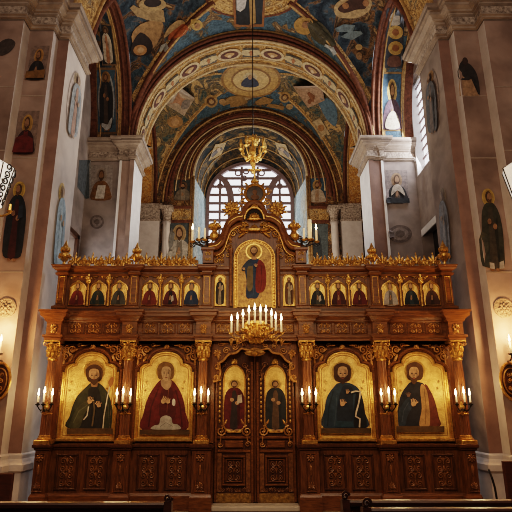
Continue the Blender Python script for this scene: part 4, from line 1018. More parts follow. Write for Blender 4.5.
# ================================================================== CANDLES AND CANDLE HOLDERS
def candle(x, y, z, h, label, group, r=.016, lit=True):
    o = MB().lathe([(r, 0), (r, h), (r * .5, h + .004)], (x, y, z), 10).build('candle', M['wax'], None, True, origin=(x, y, z))
    tag(o, label, 'candle', group)
    MB().tube([(x, y, z + h), (x, y, z + h + .02)], .003, 5).build('wick', M['wick'], o)
    if lit: MB().lathe([(.003, .008), (.018, .03), (.020, .05), (.012, .09), (.001, .14)], (x, y, z + h), 8).build('flame', M['flame'], o, True)
    return o
def lamp(loc, e, r=.06, c=(1, .56, .22)):
    l = bpy.data.lights.new('candle_glow', 'POINT'); l.energy = e; l.color = c; l.shadow_soft_size = r
    o = bpy.data.objects.new('candle_glow', l); o.location = loc; COL.objects.link(o); return o
def sconce(x, label, who, n=3):
    z = 1.54; y0 = -.07
    t = thing('candle_sconce', label, 'candle sconce', (x, y0, z), 'three-armed sconces on the columns')
    b = MB().lathe([(.012, 0), (.045, .02), (.05, .05), (.02, .06)], (x, y0 - .0, z - .0), 12, 'y')
    b.leaf(x, z - .12, y0 - .02, .24, .07, pi / 2); b.scroll(x, z - .1, y0 - .04, .05, 1, 1.3); b.build('back_plate', M['brass'], t)
    pos = [(-.125, -.20), (0, -.26), (.125, -.20)]
    for i, (dx, dy) in enumerate(pos):
        p0 = Vector((x, y0 - .04, z)); p1 = Vector((x + dx, dy, z + .03))
        pts = [p0.lerp(p1, u) + Vector((0, 0, -.07 * sin(pi * u))) for u in [k_ / 8 for k_ in range(9)]]
        a = MB().tube(pts, .011, 6); a.scroll(x + dx * .6, z - .05, dy * .6, .035, 1 if dx >= 0 else -1, 1.3); a.build('arm', M['iron'], t)
        MB().lathe([(.012, .0), (.018, .02), (.042, .035), (.045, .045), (.02, .05), (.02, .075)], (x + dx, dy, z + .02), 12).build('drip_cup', M['iron'], t)
        candle(x + dx, dy, z + .08, (.125, .155, .125)[i], 'lit candle, %s of three in %s' % (('left', 'middle', 'right')[i], who), 'candles in the column sconces')
    lamp((x, -.38, z + .36), 5.5 if abs(x) < 3.5 else 10.)
    return t
for x, nm in ((-3.82, 'far left'), (-2.395, 'second'), (-.98, 'third')):
    sconce(x, 'dark iron sconce with three lit candles on the %s column from the left' % nm if nm != 'far left' else 'dark iron sconce with three lit candles on the leftmost column', 'the sconce on the %s column from the left' % nm if nm != 'far left' else 'the sconce on the leftmost column')
for x, nm in ((.98, 'third'), (2.42, 'second'), (3.78, 'far right')):
    sconce(x, 'dark iron sconce with three lit candles on the %s column from the right' % nm if nm != 'far right' else 'dark iron sconce with three lit candles on the rightmost column', 'the sconce on the %s column from the right' % nm if nm != 'far right' else 'the sconce on the rightmost column')
# candelabrum with ten candles before the central icon, bracketed off the cornice
cy = -.62; cc = at(256, 330, cy); x0, zc = cc.x, cc.z
t = thing('candelabrum', 'gilded ten-light candelabrum with a basket-shaped body bracketed out below the central icon', 'candelabrum', (x0, cy, zc))
b = MB().lathe([(.01, -.25), (.05, -.22), (.09, -.17), (.17, -.1), (.205, 0), (.19, .08), (.12, .14), (.06, .17)], (x0, cy, zc), 18)
for r_, zz, n_ in ((.2, 0, 12), (.17, -.1, 11), (.17, .09, 11), (.09, -.18, 8)):
    for i in range(n_): a = 2 * pi * (i + .5 * (r_ == .17)) / n_; b.ell((x0 + r_ * cos(a), cy + r_ * sin(a), zc + zz), .05, .05, .06, 6, 4)
b.palmette(x0, zc - .12, cy - .22, .24, .2)
for q_ in (-1, 1): b.scroll(x0 + q_ * .1, zc - .04, cy - .2, .07, q_, 1.5)
b.build('basket_body', M['gold'], t)
MB().tube([(x0, cy, zc - .0), (x0, -.1, zc + .05), (x0, .0, zc + .05)], .03, 8).build('bracket', M['iron'], t)
cand = [(231.5, 319), (237.5, 317.5), (243, 314.5), (249, 311), (254.8, 309), (260.5, 310.5), (266, 310.5), (271.5, 314), (275.7, 317), (281.2, 318.5)]
names = ['leftmost', 'second from left', 'third from left', 'fourth from left', 'fifth from left', 'fifth from right', 'fourth from right', 'third from right', 'second from right', 'rightmost']
for i, (px, py) in enumerate(cand):
    u = i - 4.5; yy = cy - .30 + .011 * u * u
    p = at(px, py, yy); base = p.z - .25 + .0 * abs(u); top_h = .20 + .02 * (4.5 - abs(u)) / 4.5
    p0 = Vector((x0 + .1 * u / 4.5, cy, zc + .02)); p1 = Vector((p.x, yy, base - .04))
    pts = [p0.lerp(p1, k_ / 8) + Vector((0, 0, -.11 * sin(pi * k_ / 8) * (abs(u) / 4.5))) for k_ in range(9)]
    a = MB().tube(pts, .014, 6); m_ = pts[5]; a.scroll(m_.x, m_.z - .04, m_.y, .055, 1 if u > 0 else -1, 1.5); a.scroll(p1.x, p1.z - .1, p1.y, .045, -1 if u > 0 else 1, 1.4); a.leaf(p1.x, p1.z - .2, p1.y, .14, .05, pi / 2)
    a.build('arm', M['gilt'], t)
    MB().lathe([(.015, -.05), (.022, -.03), (.05, -.01), (.052, .0), (.022, .005)], (p.x, yy, base), 12).build('drip_cup', M['gold'], t)
    candle(p.x, yy, base, top_h, 'lit ivory candle, %s on the candelabrum below the central icon' % names[i], 'candelabrum candles', .017)
lamp((x0, cy - .35, zc + .75), 4.); lamp((x0, cy - .5, zc - .1), 1.2)
# black scroll candle arms on the two pediment corner posts
for s, side in ((-1, 'left'), (1, 'right')):
    px0 = s * 1.0; z = 4.66; y = -.02
    t = thing('candle_branch', 'black scrolled candle branch on the %s corner post of the pediment' % side, 'candle branch', (px0, y, z), 'pediment candle branches')
    b = MB().tube([(px0 - s * .06, y, z - .02), (px0 + s * .06, y - .02, z), (px0 + s * .22, y - .04, z + .06)], .02, 6)
    b.scroll(px0 + s * .03, z + .1, y - .03, .09, s, 1.6, -pi / 2, .18); b.scroll(px0 + s * .14, z + .12, y - .03, .07, -s, 1.5, pi, .18); b.scroll(px0 + s * .25, z + .02, y - .04, .06, s, 1.4, 0, .18); b.leaf(px0 - s * .05, z, y - .02, .2, .06, pi / 2)
    b.build('scrolled_arm', M['iron'], t)
    for j, (dx, dz, h, r) in enumerate(((.0, .12, .24, .03), (.12, .12, .26 if s < 0 else .42, .032 if s < 0 else .055), (.25, .08, .24, .03))):
        MB().lathe([(.02, -.03), (r + .03, 0), (r + .03, .012), (.01, .015)], (px0 + s * dx, y - .04, z + dz), 12).build('drip_cup', M['gilt'], t)
        where = {0: 'nearest the pediment', 1: 'in the middle', 2: 'at the outer end'}[j]
        candle(px0 + s * dx, y - .04, z + dz + .012, h, 'ivory candle %s of the %s pediment branch' % (where, side), 'pediment candles', r * .7, j == 2)
# upper chandelier hanging in the nave crossing
Y = 3.65; ch = at(253, 150, Y); x0, zc = ch.x, ch.z
t = thing('chandelier', 'small golden chandelier hanging on a long chain high before the great window', 'chandelier', (x0, Y, zc))
b = MB().lathe([(.01, -.75), (.05, -.7), (.02, -.62), (.06, -.5), (.09, -.42), (.03, -.34), (.04, -.2), (.10, -.1), (.05, 0), (.035, .3), (.08, .38), (.03, .46), (.02, .52)], (x0, Y, zc), 14); b.build('stem', M['gold'], t)
for i in range(8):
    a = 2 * pi * i / 8 + .2; r_ = .36
    p = [(x0 + (.05 + (r_ - .05) * u) * cos(a), Y + (.05 + (r_ - .05) * u) * sin(a), zc - .22 - .13 * sin(pi * u) + .16 * u) for u in [k_ / 8 for k_ in range(9)]]
    MB().tube(p, .02, 6).ell(p[4], .05, .05, .06, 6, 4).build('arm', M['gold'], t)
    e_ = p[-1]
    MB().lathe([(.02, 0), (.06, .04), (.065, .06), (.03, .07), (.028, .1), (.05, .2), (.035, .33), (.01, .38)], e_, 10).build('lamp_holder', M['gold'], t)
    if i % 2: MB().lathe([(.05, .42), (.07, .5), (.03, .56)], (x0 + .16 * cos(a), Y + .16 * sin(a), zc - .2), 8).build('upper_bud', M['gold'], t)
lk = MB(); zt = 14.85
lk.tube([(x0, Y, zc + .5), (x0, Y, zt)], .013, 6); 
for i in range(30): lk.ell((x0, Y, zc + .6 + i * .19), .018, .018, .05, 5, 4)
lk.build('chain', M['iron'], t)
# wall sconces and oval plaques in the recessed panels of the near piers
for s, side in ((-1, 'left'), (1, 'right')):
    x = s * 4.64; yw = -.3
    t = thing('oval_plaque', 'oval gilt-edged carved plaque on the %s pier under the burning wall candle' % side, 'plaque', (x, yw, 2.0), 'oval plaques on the piers')
    n = 28; rim = [(x + .2 * cos(2 * pi * i / n), yw - .03, 2.0 + .32 * sin(2 * pi * i / n)) for i in range(n)]
    MB().ell((x, yw, 2.0), .2, .04, .32, 20, 8).build('oval_board', M['wood_d'], t)
    MB().tube(rim, .025, 6, True).tube([(x + (p[0] - x) * .72, p[1] - .01, 2.0 + (p[2] - 2.0) * .72) for p in rim], .012, 5, True).build('gilt_rim', M['gilt'], t)
    MB().foliage(x - .09, x + .09, 1.82, 2.18, yw - .05, .07).build('gilded_scrollwork', M['gilt'], t)
    t = thing('wall_sconce', 'single-candle iron bracket on the %s pier above the oval plaque' % side, 'wall sconce', (x, yw, 2.45), 'wall sconces on the piers')
    MB().tube([(x, yw, 2.36), (x, yw - .1, 2.36), (x, yw - .16, 2.42), (x, yw - .16, 2.46)], .012, 6).build('arm', M['iron'], t)
    MB().lathe([(.015, 0), (.06, .02), (.062, .035), (.02, .04)], (x, yw - .16, 2.45), 12).build('drip_cup', M['iron'], t)
    candle(x, yw - .16, 2.49, .2, 'lit candle on the single iron bracket of the %s pier' % side, 'pier wall candles', .018)
    lamp((x, yw - .34, 2.9), 85., .08, (1, .50, .18))
    # carved roundel in the wall above
    xr = s * 4.70; zr = at(10, 308, -.3).z
    b = MB().lathe([(.19, -.01), (.19, .02), (.165, .025), (.155, .01), (0, .012)], (xr, yw, zr), 28, 'y').rosette(xr, zr, yw - .015, .11, 8)
    for i in range(10): b.ell((xr + .14 * cos(2 * pi * i / 10), yw - .012, zr + .14 * sin(2 * pi * i / 10)), .03, .012, .03, 6, 4)
    tag(b.build('carved_roundel', mat('roundel_stone_' + side, (.27, .19, .13), .8, c2=(.16, .11, .075), scale=9.), origin=(xr, yw, zr)), 'round carved stone medallion on the %s pier above the wall candle' % side, 'roundel', 'carved roundels on the piers')
# hanging lantern at the left edge and at the right edge
for s, side, d in ((-1, 'left', 6.3), (1, 'right', 6.3)):
    yl = d - 10; c = at(-6 if s < 0 else 519, 182, yl)
    t = thing('hanging_lantern', 'white glowing lantern in black wrought scrollwork cut by the %s edge of the view' % side, 'lantern', c, 'hanging lanterns')
    h, r0, r1 = .33, .24, .14
    dx = 0 if s < 0 else .06
    MB().lathe([(r1, -h), (r0, h * .6), (r0 * .6, h * .8), (.03, h)], c + Vector((dx, 0, 0)), 8).build('glass_body', mat('lantern_glass_' + side, (.75, .70, .62), .4, emit=(1, .93, .82), estr=.75 if s < 0 else .35), t)
    b = MB()
    cx = c.x + dx
    for i in range(8):
        a = 2 * pi * i / 8
        b.tube([(cx + r1 * cos(a), c.y + r1 * sin(a), c.z - h), (cx + r0 * 1.02 * cos(a), c.y + r0 * 1.02 * sin(a), c.z + h * .6), (cx, c.y, c.z + h)], .009, 5)
        if s < 0:
            a += pi / 8
            for zz in range(6):
                rr = (r1 + (r0 - r1) * zz / 5) * .99; zc_ = c.z - h * .85 + zz * h * .27
                ctr = Vector((cx + rr * cos(a), c.y + rr * sin(a), zc_)); tx = Vector((-sin(a), cos(a), 0))
                pts = [ctr + tx * (.05 * (1 - .7 * u) * cos(8 * u + zz)) + Vector((0, 0, .055 * (1 - .7 * u) * sin(8 * u + zz))) for u in [k_ / 12 for k_ in range(13)]]
                b.tube(pts, .011, 4)
    b.tube([(cx, c.y, c.z + h), (cx, c.y, c.z + h + .1), (cx + s * .4, c.y, c.z + h + .16), (s * 7.2, c.y, c.z + h + .16)], .012, 5); b.build('wrought_cage', M['iron'], t)
    if s < 0:
        g = MB(); z = c.z - h - .08
        g.lathe([(.01, -.1), (.05, -.06), (.03, 0), (.06, .04), (.02, .1)], (cx, c.y, z), 10)
        for a in (0., 2.1, 4.2): g.tube([(cx + r_ * cos(a), c.y + r_ * sin(a), z - .07 * sin(pi * r_ / .3)) for r_ in (0, .08, .16, .22, .26)], .016, 6).lathe([(.015, 0), (.04, .03), (.02, .04), (.018, .12)], (cx + .26 * cos(a), c.y + .26 * sin(a), z - .03), 8)
        g.build('candle_arms', M['gold'], t)
# ================================================================== PEWS AND STALLS
def pew(xi, s, yb, label, top=.77, finial=True):
    t = thing('pew', label, 'pew', (xi, yb, -.15), 'dark pews')
    x1 = xi + s * 4.2; a, b_ = min(xi, x1), max(xi, x1)
    MB().bbox(a, b_, yb, yb + .04, .05, top - .05, .01).build('back_rest', M['pew'], t)
    MB().bbox(a, b_, yb - .02, yb + .06, top - .05, top, .014).build('top_rail', M['pew'], t)
    MB().bbox(a, b_, yb - .34, yb, .24, .29, .01).build('seat', M['pew'], t)
    for xx in (xi, x1):
        e = MB().prism([(yb - .37, -.15), (yb + .07, -.15), (yb + .07, top), (yb - .03, top + .01), (yb - .1, .5), (yb - .37, .42)], -.03, .03)
        e.v = [Vector((xx + p.y, p.x, p.z)) for p in e.v]
        en = e.build('bench_end', M['pew'], t)
        MB().scroll(xx, top + .04, yb - .02, .034, s, 1.3, 0, .3).ell((xx, yb + .02, top + .02), .025, .03, .025).build('finial_scroll', M['pew'], en)
    return t
pew(-.78, -1, -5.45, 'dark polished pew at the bottom left with a scrolled end by the aisle', .79)
pew(.66, 1, -5.32, 'dark polished pew on the right of the aisle, the farther of the two', .786)
pew(.72, 1, -5.84, 'dark polished pew on the right of the aisle, the nearer of the two', .812)
for s, side, top in ((-1, 'left', .58), (1, 'right', .75)):
    t = thing('side_stall', 'dark red-brown wooden stall against the %s pier' % side, 'stall', (s * 4.4, -1.4, -.15), 'side stalls')
    xa = s * 3.70 if s < 0 else s * 3.76
    x1 = s * 5.6; a, b_ = min(xa, x1), max(xa, x1)
    MB().bbox(a, b_, -1.5, -1.44, -.15, top, .012).build('back_board', M['pew'], t)
    MB().bbox(min(xa + s * .7, x1), max(xa + s * .7, x1), -1.44, -1.0, .22, .27, .01).build('seat', M['pew'], t)
    xe = xa + s * .7; MB().bbox(xe - .03, xe + .03, -1.5, -1.0, -.15, top + .0, .012).build('stall_end', M['pew'], t)
# cable on the right plinth
pts = smoothpts([(4.02, .52), (4.25, .5), (4.5, .49)], 5, False); 
b = MB().tube([(4.3, -.07, .54), (4.6, -.37, .52), (4.86, -.37, .52)], .012, 6)
pc = at(492, 468, -.4)
b = MB().tube([(4.25, -.06, .50), (4.44, -.06, .485), (4.52, -.37, .49), (4.9, -.37, .47), (5.0, -.4, .44)], .012, 6)
b.tube([at(x, y, -.12 if x < 492 else -.37) for x, y in ((489, 470), (492, 478), (495, 488), (497, 500))], .018, 6)
tag(b.build('cable', M['iron'], origin=(4.4, -.1, .5)), 'black cable running along and down the pale base of the right pier', 'cable')
# ================================================================== WALL AND VAULT PAINTINGS
WP = 'wall painting'
fresco_thing('wall_painting', 'small painting of a dark-robed haloed saint high on the left pier below the cornice', WP, [(32, 46), (50, 46), (45, 80), (26, 80)], figure('bust', (.018, .016, .018), (.035, .03, .03), halo=(.42, .22, .07), skin=(.3, .16, .09), bg=(.21, .145, .122)) + [('ochre_ledge', [(0, 0), (1, 0), (1, .26), (0, .2)], (.20, .10, .035))])
fresco_thing('wall_painting', 'painting of a haloed saint in dark red holding white cloth, middle of the left pier', WP, [(19, 111), (40, 111), (35, 154), (13, 154)], figure('bust', (.035, .010, .012), (.12, .018, .016), halo=(.42, .24, .07), hold=(.55, .5, .45), skin=(.3, .16, .09), bg=(.21, .145, .122)) + [('red_skirt', [(.02, 0), (.95, 0), (.9, .32), (.5, .42), (.1, .34)], (.12, .016, .014))])
fresco_thing('wall_painting', 'large standing saint in black robes with a gold halo low on the left pier', WP, [(8, 180), (33, 180), (27, 262), (-3, 262)], figure('full', (.014, .016, .022), (.05, .012, .012), halo=(.55, .34, .08), skin=(.25, .13, .075), hold=(.02, .03, .05)))
fresco_thing('wall_painting', 'worn dark patch of painting on the recessed grey wall at the upper left edge', WP, [(-4, 40), (18, 38), (14, 56), (-6, 56)], [('dark_patch', smoothpts([(.05, .2), (.2, .8), (.6, 1), (.95, .7), (.8, .25), (.4, 0)], 3), (.07, .055, .05))])
fresco_thing('wall_painting', 'faded blue and rose oval figure on the pale inner face of the left pier', WP, [(71, 64), (84, 80), (77, 142), (63, 134)], [('oval_ground', ellpts(.5, .5, .5, .5, 20), (.66, .57, .54))] + figure('full', (.36, .41, .46), (.46, .30, .25), halo=(.52, .42, .30), skin=(.46, .33, .26), beard=False, hair=(.35, .25, .18)))
fresco_thing('wall_painting', 'pale blue robed figure with a gold halo on the inner left pier face', WP, [(56, 180), (68, 182), (62, 270), (49, 268)], figure('full', (.36, .50, .62), (.44, .58, .68), halo=(.70, .50, .20), skin=(.5, .34, .22), beard=False, hair=(.35, .22, .1)))
fresco_thing('wall_painting', 'damaged dark hooded figure high on the right pier below the cornice', WP, [(456, 58), (476, 58), (480, 96), (458, 96)], [('pale_ground', [(.1, 0), (.95, 0), (.95, .5), (.1, .5)], (.36, .22, .13)), ('dark_robe', smoothpts([(.12, .45), (.1, .75), (.3, .92), (.5, .86), (.7, .8), (.95, .55), (1., .1), (.9, .05), (.8, .45), (.5, .4)], 3), (.03, .026, .026)), ('hood', ellpts(.42, .9, .14, .1, 14), (.05, .03, .025))])
fresco_thing('wall_painting', 'large standing saint in a dark olive robe with a gold halo on the right pier', WP, [(474, 187), (500, 187), (510, 272), (479, 272)], figure('full', (.045, .045, .032), (.06, .05, .036), halo=(.55, .34, .09), skin=(.28, .15, .08), feet=True) + [('white_hem', [(.3, .03), (.45, .02), (.45, .09), (.3, .1)], (.45, .4, .35)), ('white_hem', [(.6, .02), (.76, .03), (.76, .12), (.62, .1)], (.45, .4, .35))])
fresco_thing('wall_painting', 'faint oval painting with a dim figure high on the inner face of the right pier', WP, [(424, 78), (437, 62), (442, 130), (428, 138)], [('oval_ground', ellpts(.5, .55, .5, .45, 20), (.23, .18, .165))] + figure('full', (.10, .105, .12), (.15, .125, .12), halo=(.30, .18, .09), skin=(.25, .16, .11)))
fresco_thing('wall_painting', 'faded grey blue figure on the inner face of the right pier just above the screen', WP, [(436, 188), (449, 184), (455, 262), (443, 264)], figure('full', (.20, .205, .23), (.25, .245, .26), halo=(.36, .29, .23), skin=(.34, .26, .21), beard=False, hair=(.24, .18, .14)))
fresco_thing('wall_painting', 'bust of a brown-habited monk with a white scroll on the left wall beyond the screen', WP, [(91, 165), (113, 165), (112, 200), (90, 200)], figure('bust', (.19, .085, .028), (.16, .07, .022), halo=(.30, .24, .20), hold=None, skin=(.22, .11, .05), bg=(.30, .255, .235)) + [('white_scroll', [(.25, .02), (.66, .02), (.72, .4), (.36, .4)], (.52, .46, .40))])
fresco_thing('wall_painting', 'bust of a dark-robed figure with a pale bundle on the right wall beyond the screen', WP, [(385, 170), (407, 170), (409, 203), (386, 203)], figure('bust', (.022, .018, .02), (.10, .075, .06), halo=(.32, .2, .12), skin=(.32, .18, .11), bg=(.21, .165, .155)) + [('pale_bundle', smoothpts([(.22, .2), (.3, .46), (.5, .55), (.7, .46), (.82, .2), (.5, .36)], 3), (.45, .38, .32)), ('dark_ledge', [(0, -.02), (1, -.02), (1, .12), (0, .12)], (.02, .02, .024))])
for (px, py, rx, ry), side in (((97, 222, 7, 7), 'left'), ((400, 234, 12, 9), 'right')):
    t = thing('painted_roundel', 'dim painted roundel on the grey %s wall just above the screen cresting' % side, WP, hit(px, py), 'roundels on the grey side walls')
    pxpoly(t, 'rim', ellpts(px, py, rx, ry, 20), flat((.15, .115, .105)), .01); pxpoly(t, 'centre', ellpts(px, py, rx * .72, ry * .72, 18), flat((.24, .195, .18)), .016); pxpoly(t, 'boss', ellpts(px, py, rx * .4, ry * .4, 12), flat((.13, .10, .09)), .022)
# slate-blue niche on the left wall
t = thing('painted_niche', 'slate blue painted recess beside the brown monk on the left wall', WP, hit(82, 180))
pxpoly(t, 'slate_ground', [(79, 160), (91, 160), (91, 198), (86, 199), (77, 187)], flat((.085, .10, .115)), .01, 3, 4); pxpoly(t, 'pale_edge', [(89.5, 160), (91, 160), (91, 198), (89.5, 199)], flat((.30, .28, .27)), .016, 2, 4)
# soffit panels of the side arches
fresco_thing('soffit_painting', 'dark-robed saint in a pale oval on the blue panel low in the left side arch', WP, [(97, 70), (115, 70), (116, 132), (98, 132)], [('blue_ground', [(0, 0), (1, 0), (1, 1), (0, 1)], (.05, .095, .14)), ('oval_glory', ellpts(.5, .5, .46, .48, 24), (.30, .31, .32)), ('inner_glory', ellpts(.5, .5, .38, .43, 24), (.045, .055, .065))] + figure('full', (.018, .017, .02), (.06, .04, .03), halo=(.28, .15, .05), skin=(.26, .13, .06)) + [('white_ring', thick([(.25, .1), (.5, .03), (.72, .07), (.82, .2)], .06), (.40, .40, .40))], border=(.17, .10, .05), rings=3)
fresco_thing('soffit_painting', 'white-robed figure on the dark upper panel of the left side arch', WP, [(99, 24), (111, 26), (116, 64), (103, 64)], figure('full', (.52, .43, .34), (.40, .18, .09), halo=(.16, .09, .04), skin=(.3, .17, .1), bg=(.022, .022, .025)), border=(.17, .10, .05), rings=3)
fresco_thing('soffit_painting', 'haloed saint in purple and white on the blue panel low in the right side arch', WP, [(383, 74), (401, 74), (403, 129), (381, 129)], figure('bust', (.10, .06, .085), (.13, .08, .09), halo=(.60, .38, .13), skin=(.36, .19, .09), bg=(.05, .10, .155)) + [('white_robe', smoothpts([(.2, 0), (.25, .2), (.5, .32), (.75, .22), (.8, 0)], 3), (.52, .44, .34))], border=(.30, .18, .08), rings=3)
t = thing('soffit_painting', 'pair of golden roundels in the orange-edged upper panel of the right side arch', WP, hit(396, 40))
pxpoly(t, 'painted_ground', [(386, 8), (405, 8), (402, 68), (385, 68)], flat((.045, .05, .065)), .01, 4, 6)
for py in (32, 48): pxpoly(t, 'golden_roundel', ellpts(395.5, py, 7.5, 7, 18), flat((.50, .31, .10)), .02); pxpoly(t, 'roundel_centre', ellpts(395.5, py, 3.6, 3.4, 14), flat((.30, .12, .05)), .03)
pxpoly(t, 'pale_figure', smoothpts([(389, 24), (391, 14), (397, 12), (401, 20), (398, 25)], 3), flat((.42, .36, .30)), .02); pxpoly(t, 'brown_figure', smoothpts([(388, 66), (388, 58), (394, 55), (400, 58), (400, 66)], 3), flat((.16, .08, .06)), .02)
# crossing vault
def vfig(label, parts, c, name='vault_painting'):
    t = thing(name, label, 'vault painting', hit(*c)); lay = .03
    for nm, pts, colr in parts: pxpoly(t, nm, pts, flat(colr), lay, 4, 1); lay += .012
    return t
def world_disc(parent, name, cx, cy, rx, ry, m, lay, ring=None):
    """disc lying on the vault over (cx, cy); ring = inner fraction for an annulus"""
    W, yc, hb, H0, Hs = B1 if cy < 6.6 else B2
    P = lambda x, y: Vector((x, y, vz(x / W, (y - yc) / hb, H0, Hs) - lay))
    mb = MB(); n = 48
    if ring: strip([P(cx + rx * cos(2 * pi * i / n), cy + ry * sin(2 * pi * i / n)) for i in range(n + 1)], [P(cx + rx * ring * cos(2 * pi * i / n), cy + ry * ring * sin(2 * pi * i / n)) for i in range(n + 1)], mb)
    else: fan(mb, ellpts(cx, cy, rx, ry, n), P, 6)
    return mb.build(name, m, parent)
t = thing('vault_medallion', 'great gold-ringed medallion with dark standing figures at the crown of the crossing vault', 'vault painting', (0, 3.65, 14.8))
world_disc(t, 'gold_ring', 0, 3.65, 1.62, 1.62, M['f_gold'], .03); world_disc(t, 'ring_edge', 0, 3.65, 1.66, 1.66, M['rib_red'], .045, .955); world_disc(t, 'ring_edge', 0, 3.65, 1.28, 1.28, M['rib_gold'], .05, .95)
world_disc(t, 'ring_edge', 0, 3.65, 1.5, 1.5, M['rib_gold'], .05, .965)
for nm, q_, c in (('panel_border', [(231, -30), (267, -30), (264, 25), (234, 25)], (.24, .10, .04)), ('dark_panel', [(234, -30), (265, -30), (262, 22), (236, 22)], (.018, .022, .03)), ('white_mantle', [(236, -12), (248, -12), (245, 5), (240, 9), (236, 7)], (.45, .42, .40)), ('dark_robe', [(236, 7), (241, 9), (247, 4), (249, 22), (238, 22)], (.015, .016, .02)), ('ochre_robe', [(249, -4), (255, -4), (256, 20), (250, 22)], (.30, .18, .07))):
    pxpoly(t, nm, q_, flat(c), {'panel_border': .08, 'dark_panel': .1}.get(nm, .125), 3, 4)
vfig('tan-winged dark angel head on the dark left web of the crossing vault', [('tan_wing', smoothpts([(131, 36), (140, 24), (156, 20), (163, 24), (158, 42), (150, 50), (138, 52)], 3), (.33, .19, .085)), ('dark_hood', smoothpts([(131, 46), (140, 32), (152, 42), (150, 54), (134, 56)], 3), (.022, .014, .013)), ('halo', ellpts(140, 50, 7, 5.5, 16), (.36, .18, .07)), ('face', ellpts(140.5, 50, 3.5, 3, 12), (.42, .26, .14))], (142, 45))
vfig('cream scroll-like winged figure at the top of the left web of the crossing vault', [('cream_scroll', thick([(131, 6), (138, 14), (150, 18), (164, 20), (162, 12), (150, 12), (140, 6)], 5), (.36, .24, .12)), ('ring', ellpts(152, 4, 14, 7, 20), (.40, .27, .13)), ('dark_centre', ellpts(152, 2, 9, 4.5, 16), (.03, .02, .02))], (150, 10))
vfig('orange-robed flying angel on the blue web above the left haunch of the gold arch', [('orange_robe', smoothpts([(168, 40), (172, 30), (180, 24), (188, 27), (184, 34), (176, 38)], 3), (.34, .09, .03)), ('tan_wing', smoothpts([(164, 38), (168, 28), (178, 20), (184, 22), (174, 30)], 3), (.36, .23, .11)), ('halo', ellpts(196, 24, 6, 5.5, 16), (.46, .29, .09)), ('face', ellpts(196.5, 24.5, 3.2, 3.2, 12), (.30, .15, .07))], (180, 30))
vfig('small cream flourish on the blue web at the foot of the left diagonal rib', [('flourish', thick([(160, 52), (162, 46), (166, 44), (168, 48), (164, 51)], 2.4), (.36, .36, .34))], (164, 48))
vfig('green-robed saint with an ochre halo on the blue web above the gold arch', [('halo', smoothpts([(294, 24), (300, 17), (310, 19), (314, 27), (308, 34), (298, 32)], 3), (.38, .22, .07)), ('olive_robe', smoothpts([(308, 22), (318, 21), (328, 30), (336, 44), (328, 46), (314, 38)], 3), (.065, .055, .03)), ('face', ellpts(306, 24, 3.5, 3.5, 12), (.28, .14, .07)), ('white_hem', thick([(326, 44), (333, 48), (336, 54)], 3), (.38, .38, .36))], (314, 30))
vfig('brown and cream roundel with faces at the top right of the crossing vault', [('cream_ring', smoothpts([(334, 8), (340, 0), (358, -8), (371, -2), (371, 8), (360, 17), (346, 18), (337, 16)], 3), (.40, .27, .14)), ('dark_ground', smoothpts([(338, 8), (345, 2), (358, -5), (367, 0), (366, 8), (357, 9), (348, 12), (342, 12)], 3), (.05, .02, .014)), ('face', ellpts(346, 5, 3.4, 3.4, 12), (.26, .12, .05)), ('face', ellpts(367, 2, 3.4, 3.4, 12), (.28, .13, .06))], (352, 6))
vfig('grey blue cloud swirl with two gold discs on the dark right vault web', [('grey_swirl', thick([(336, 30), (344, 26), (354, 26), (350, 34), (342, 36), (352, 38), (362, 32)], 4), (.13, .17, .19)), ('gold_disc', ellpts(359, 47, 3.6, 3, 12), (.40, .26, .11)), ('gold_disc', ellpts(359, 56, 3., 4, 12), (.26, .15, .07))], (354, 40))
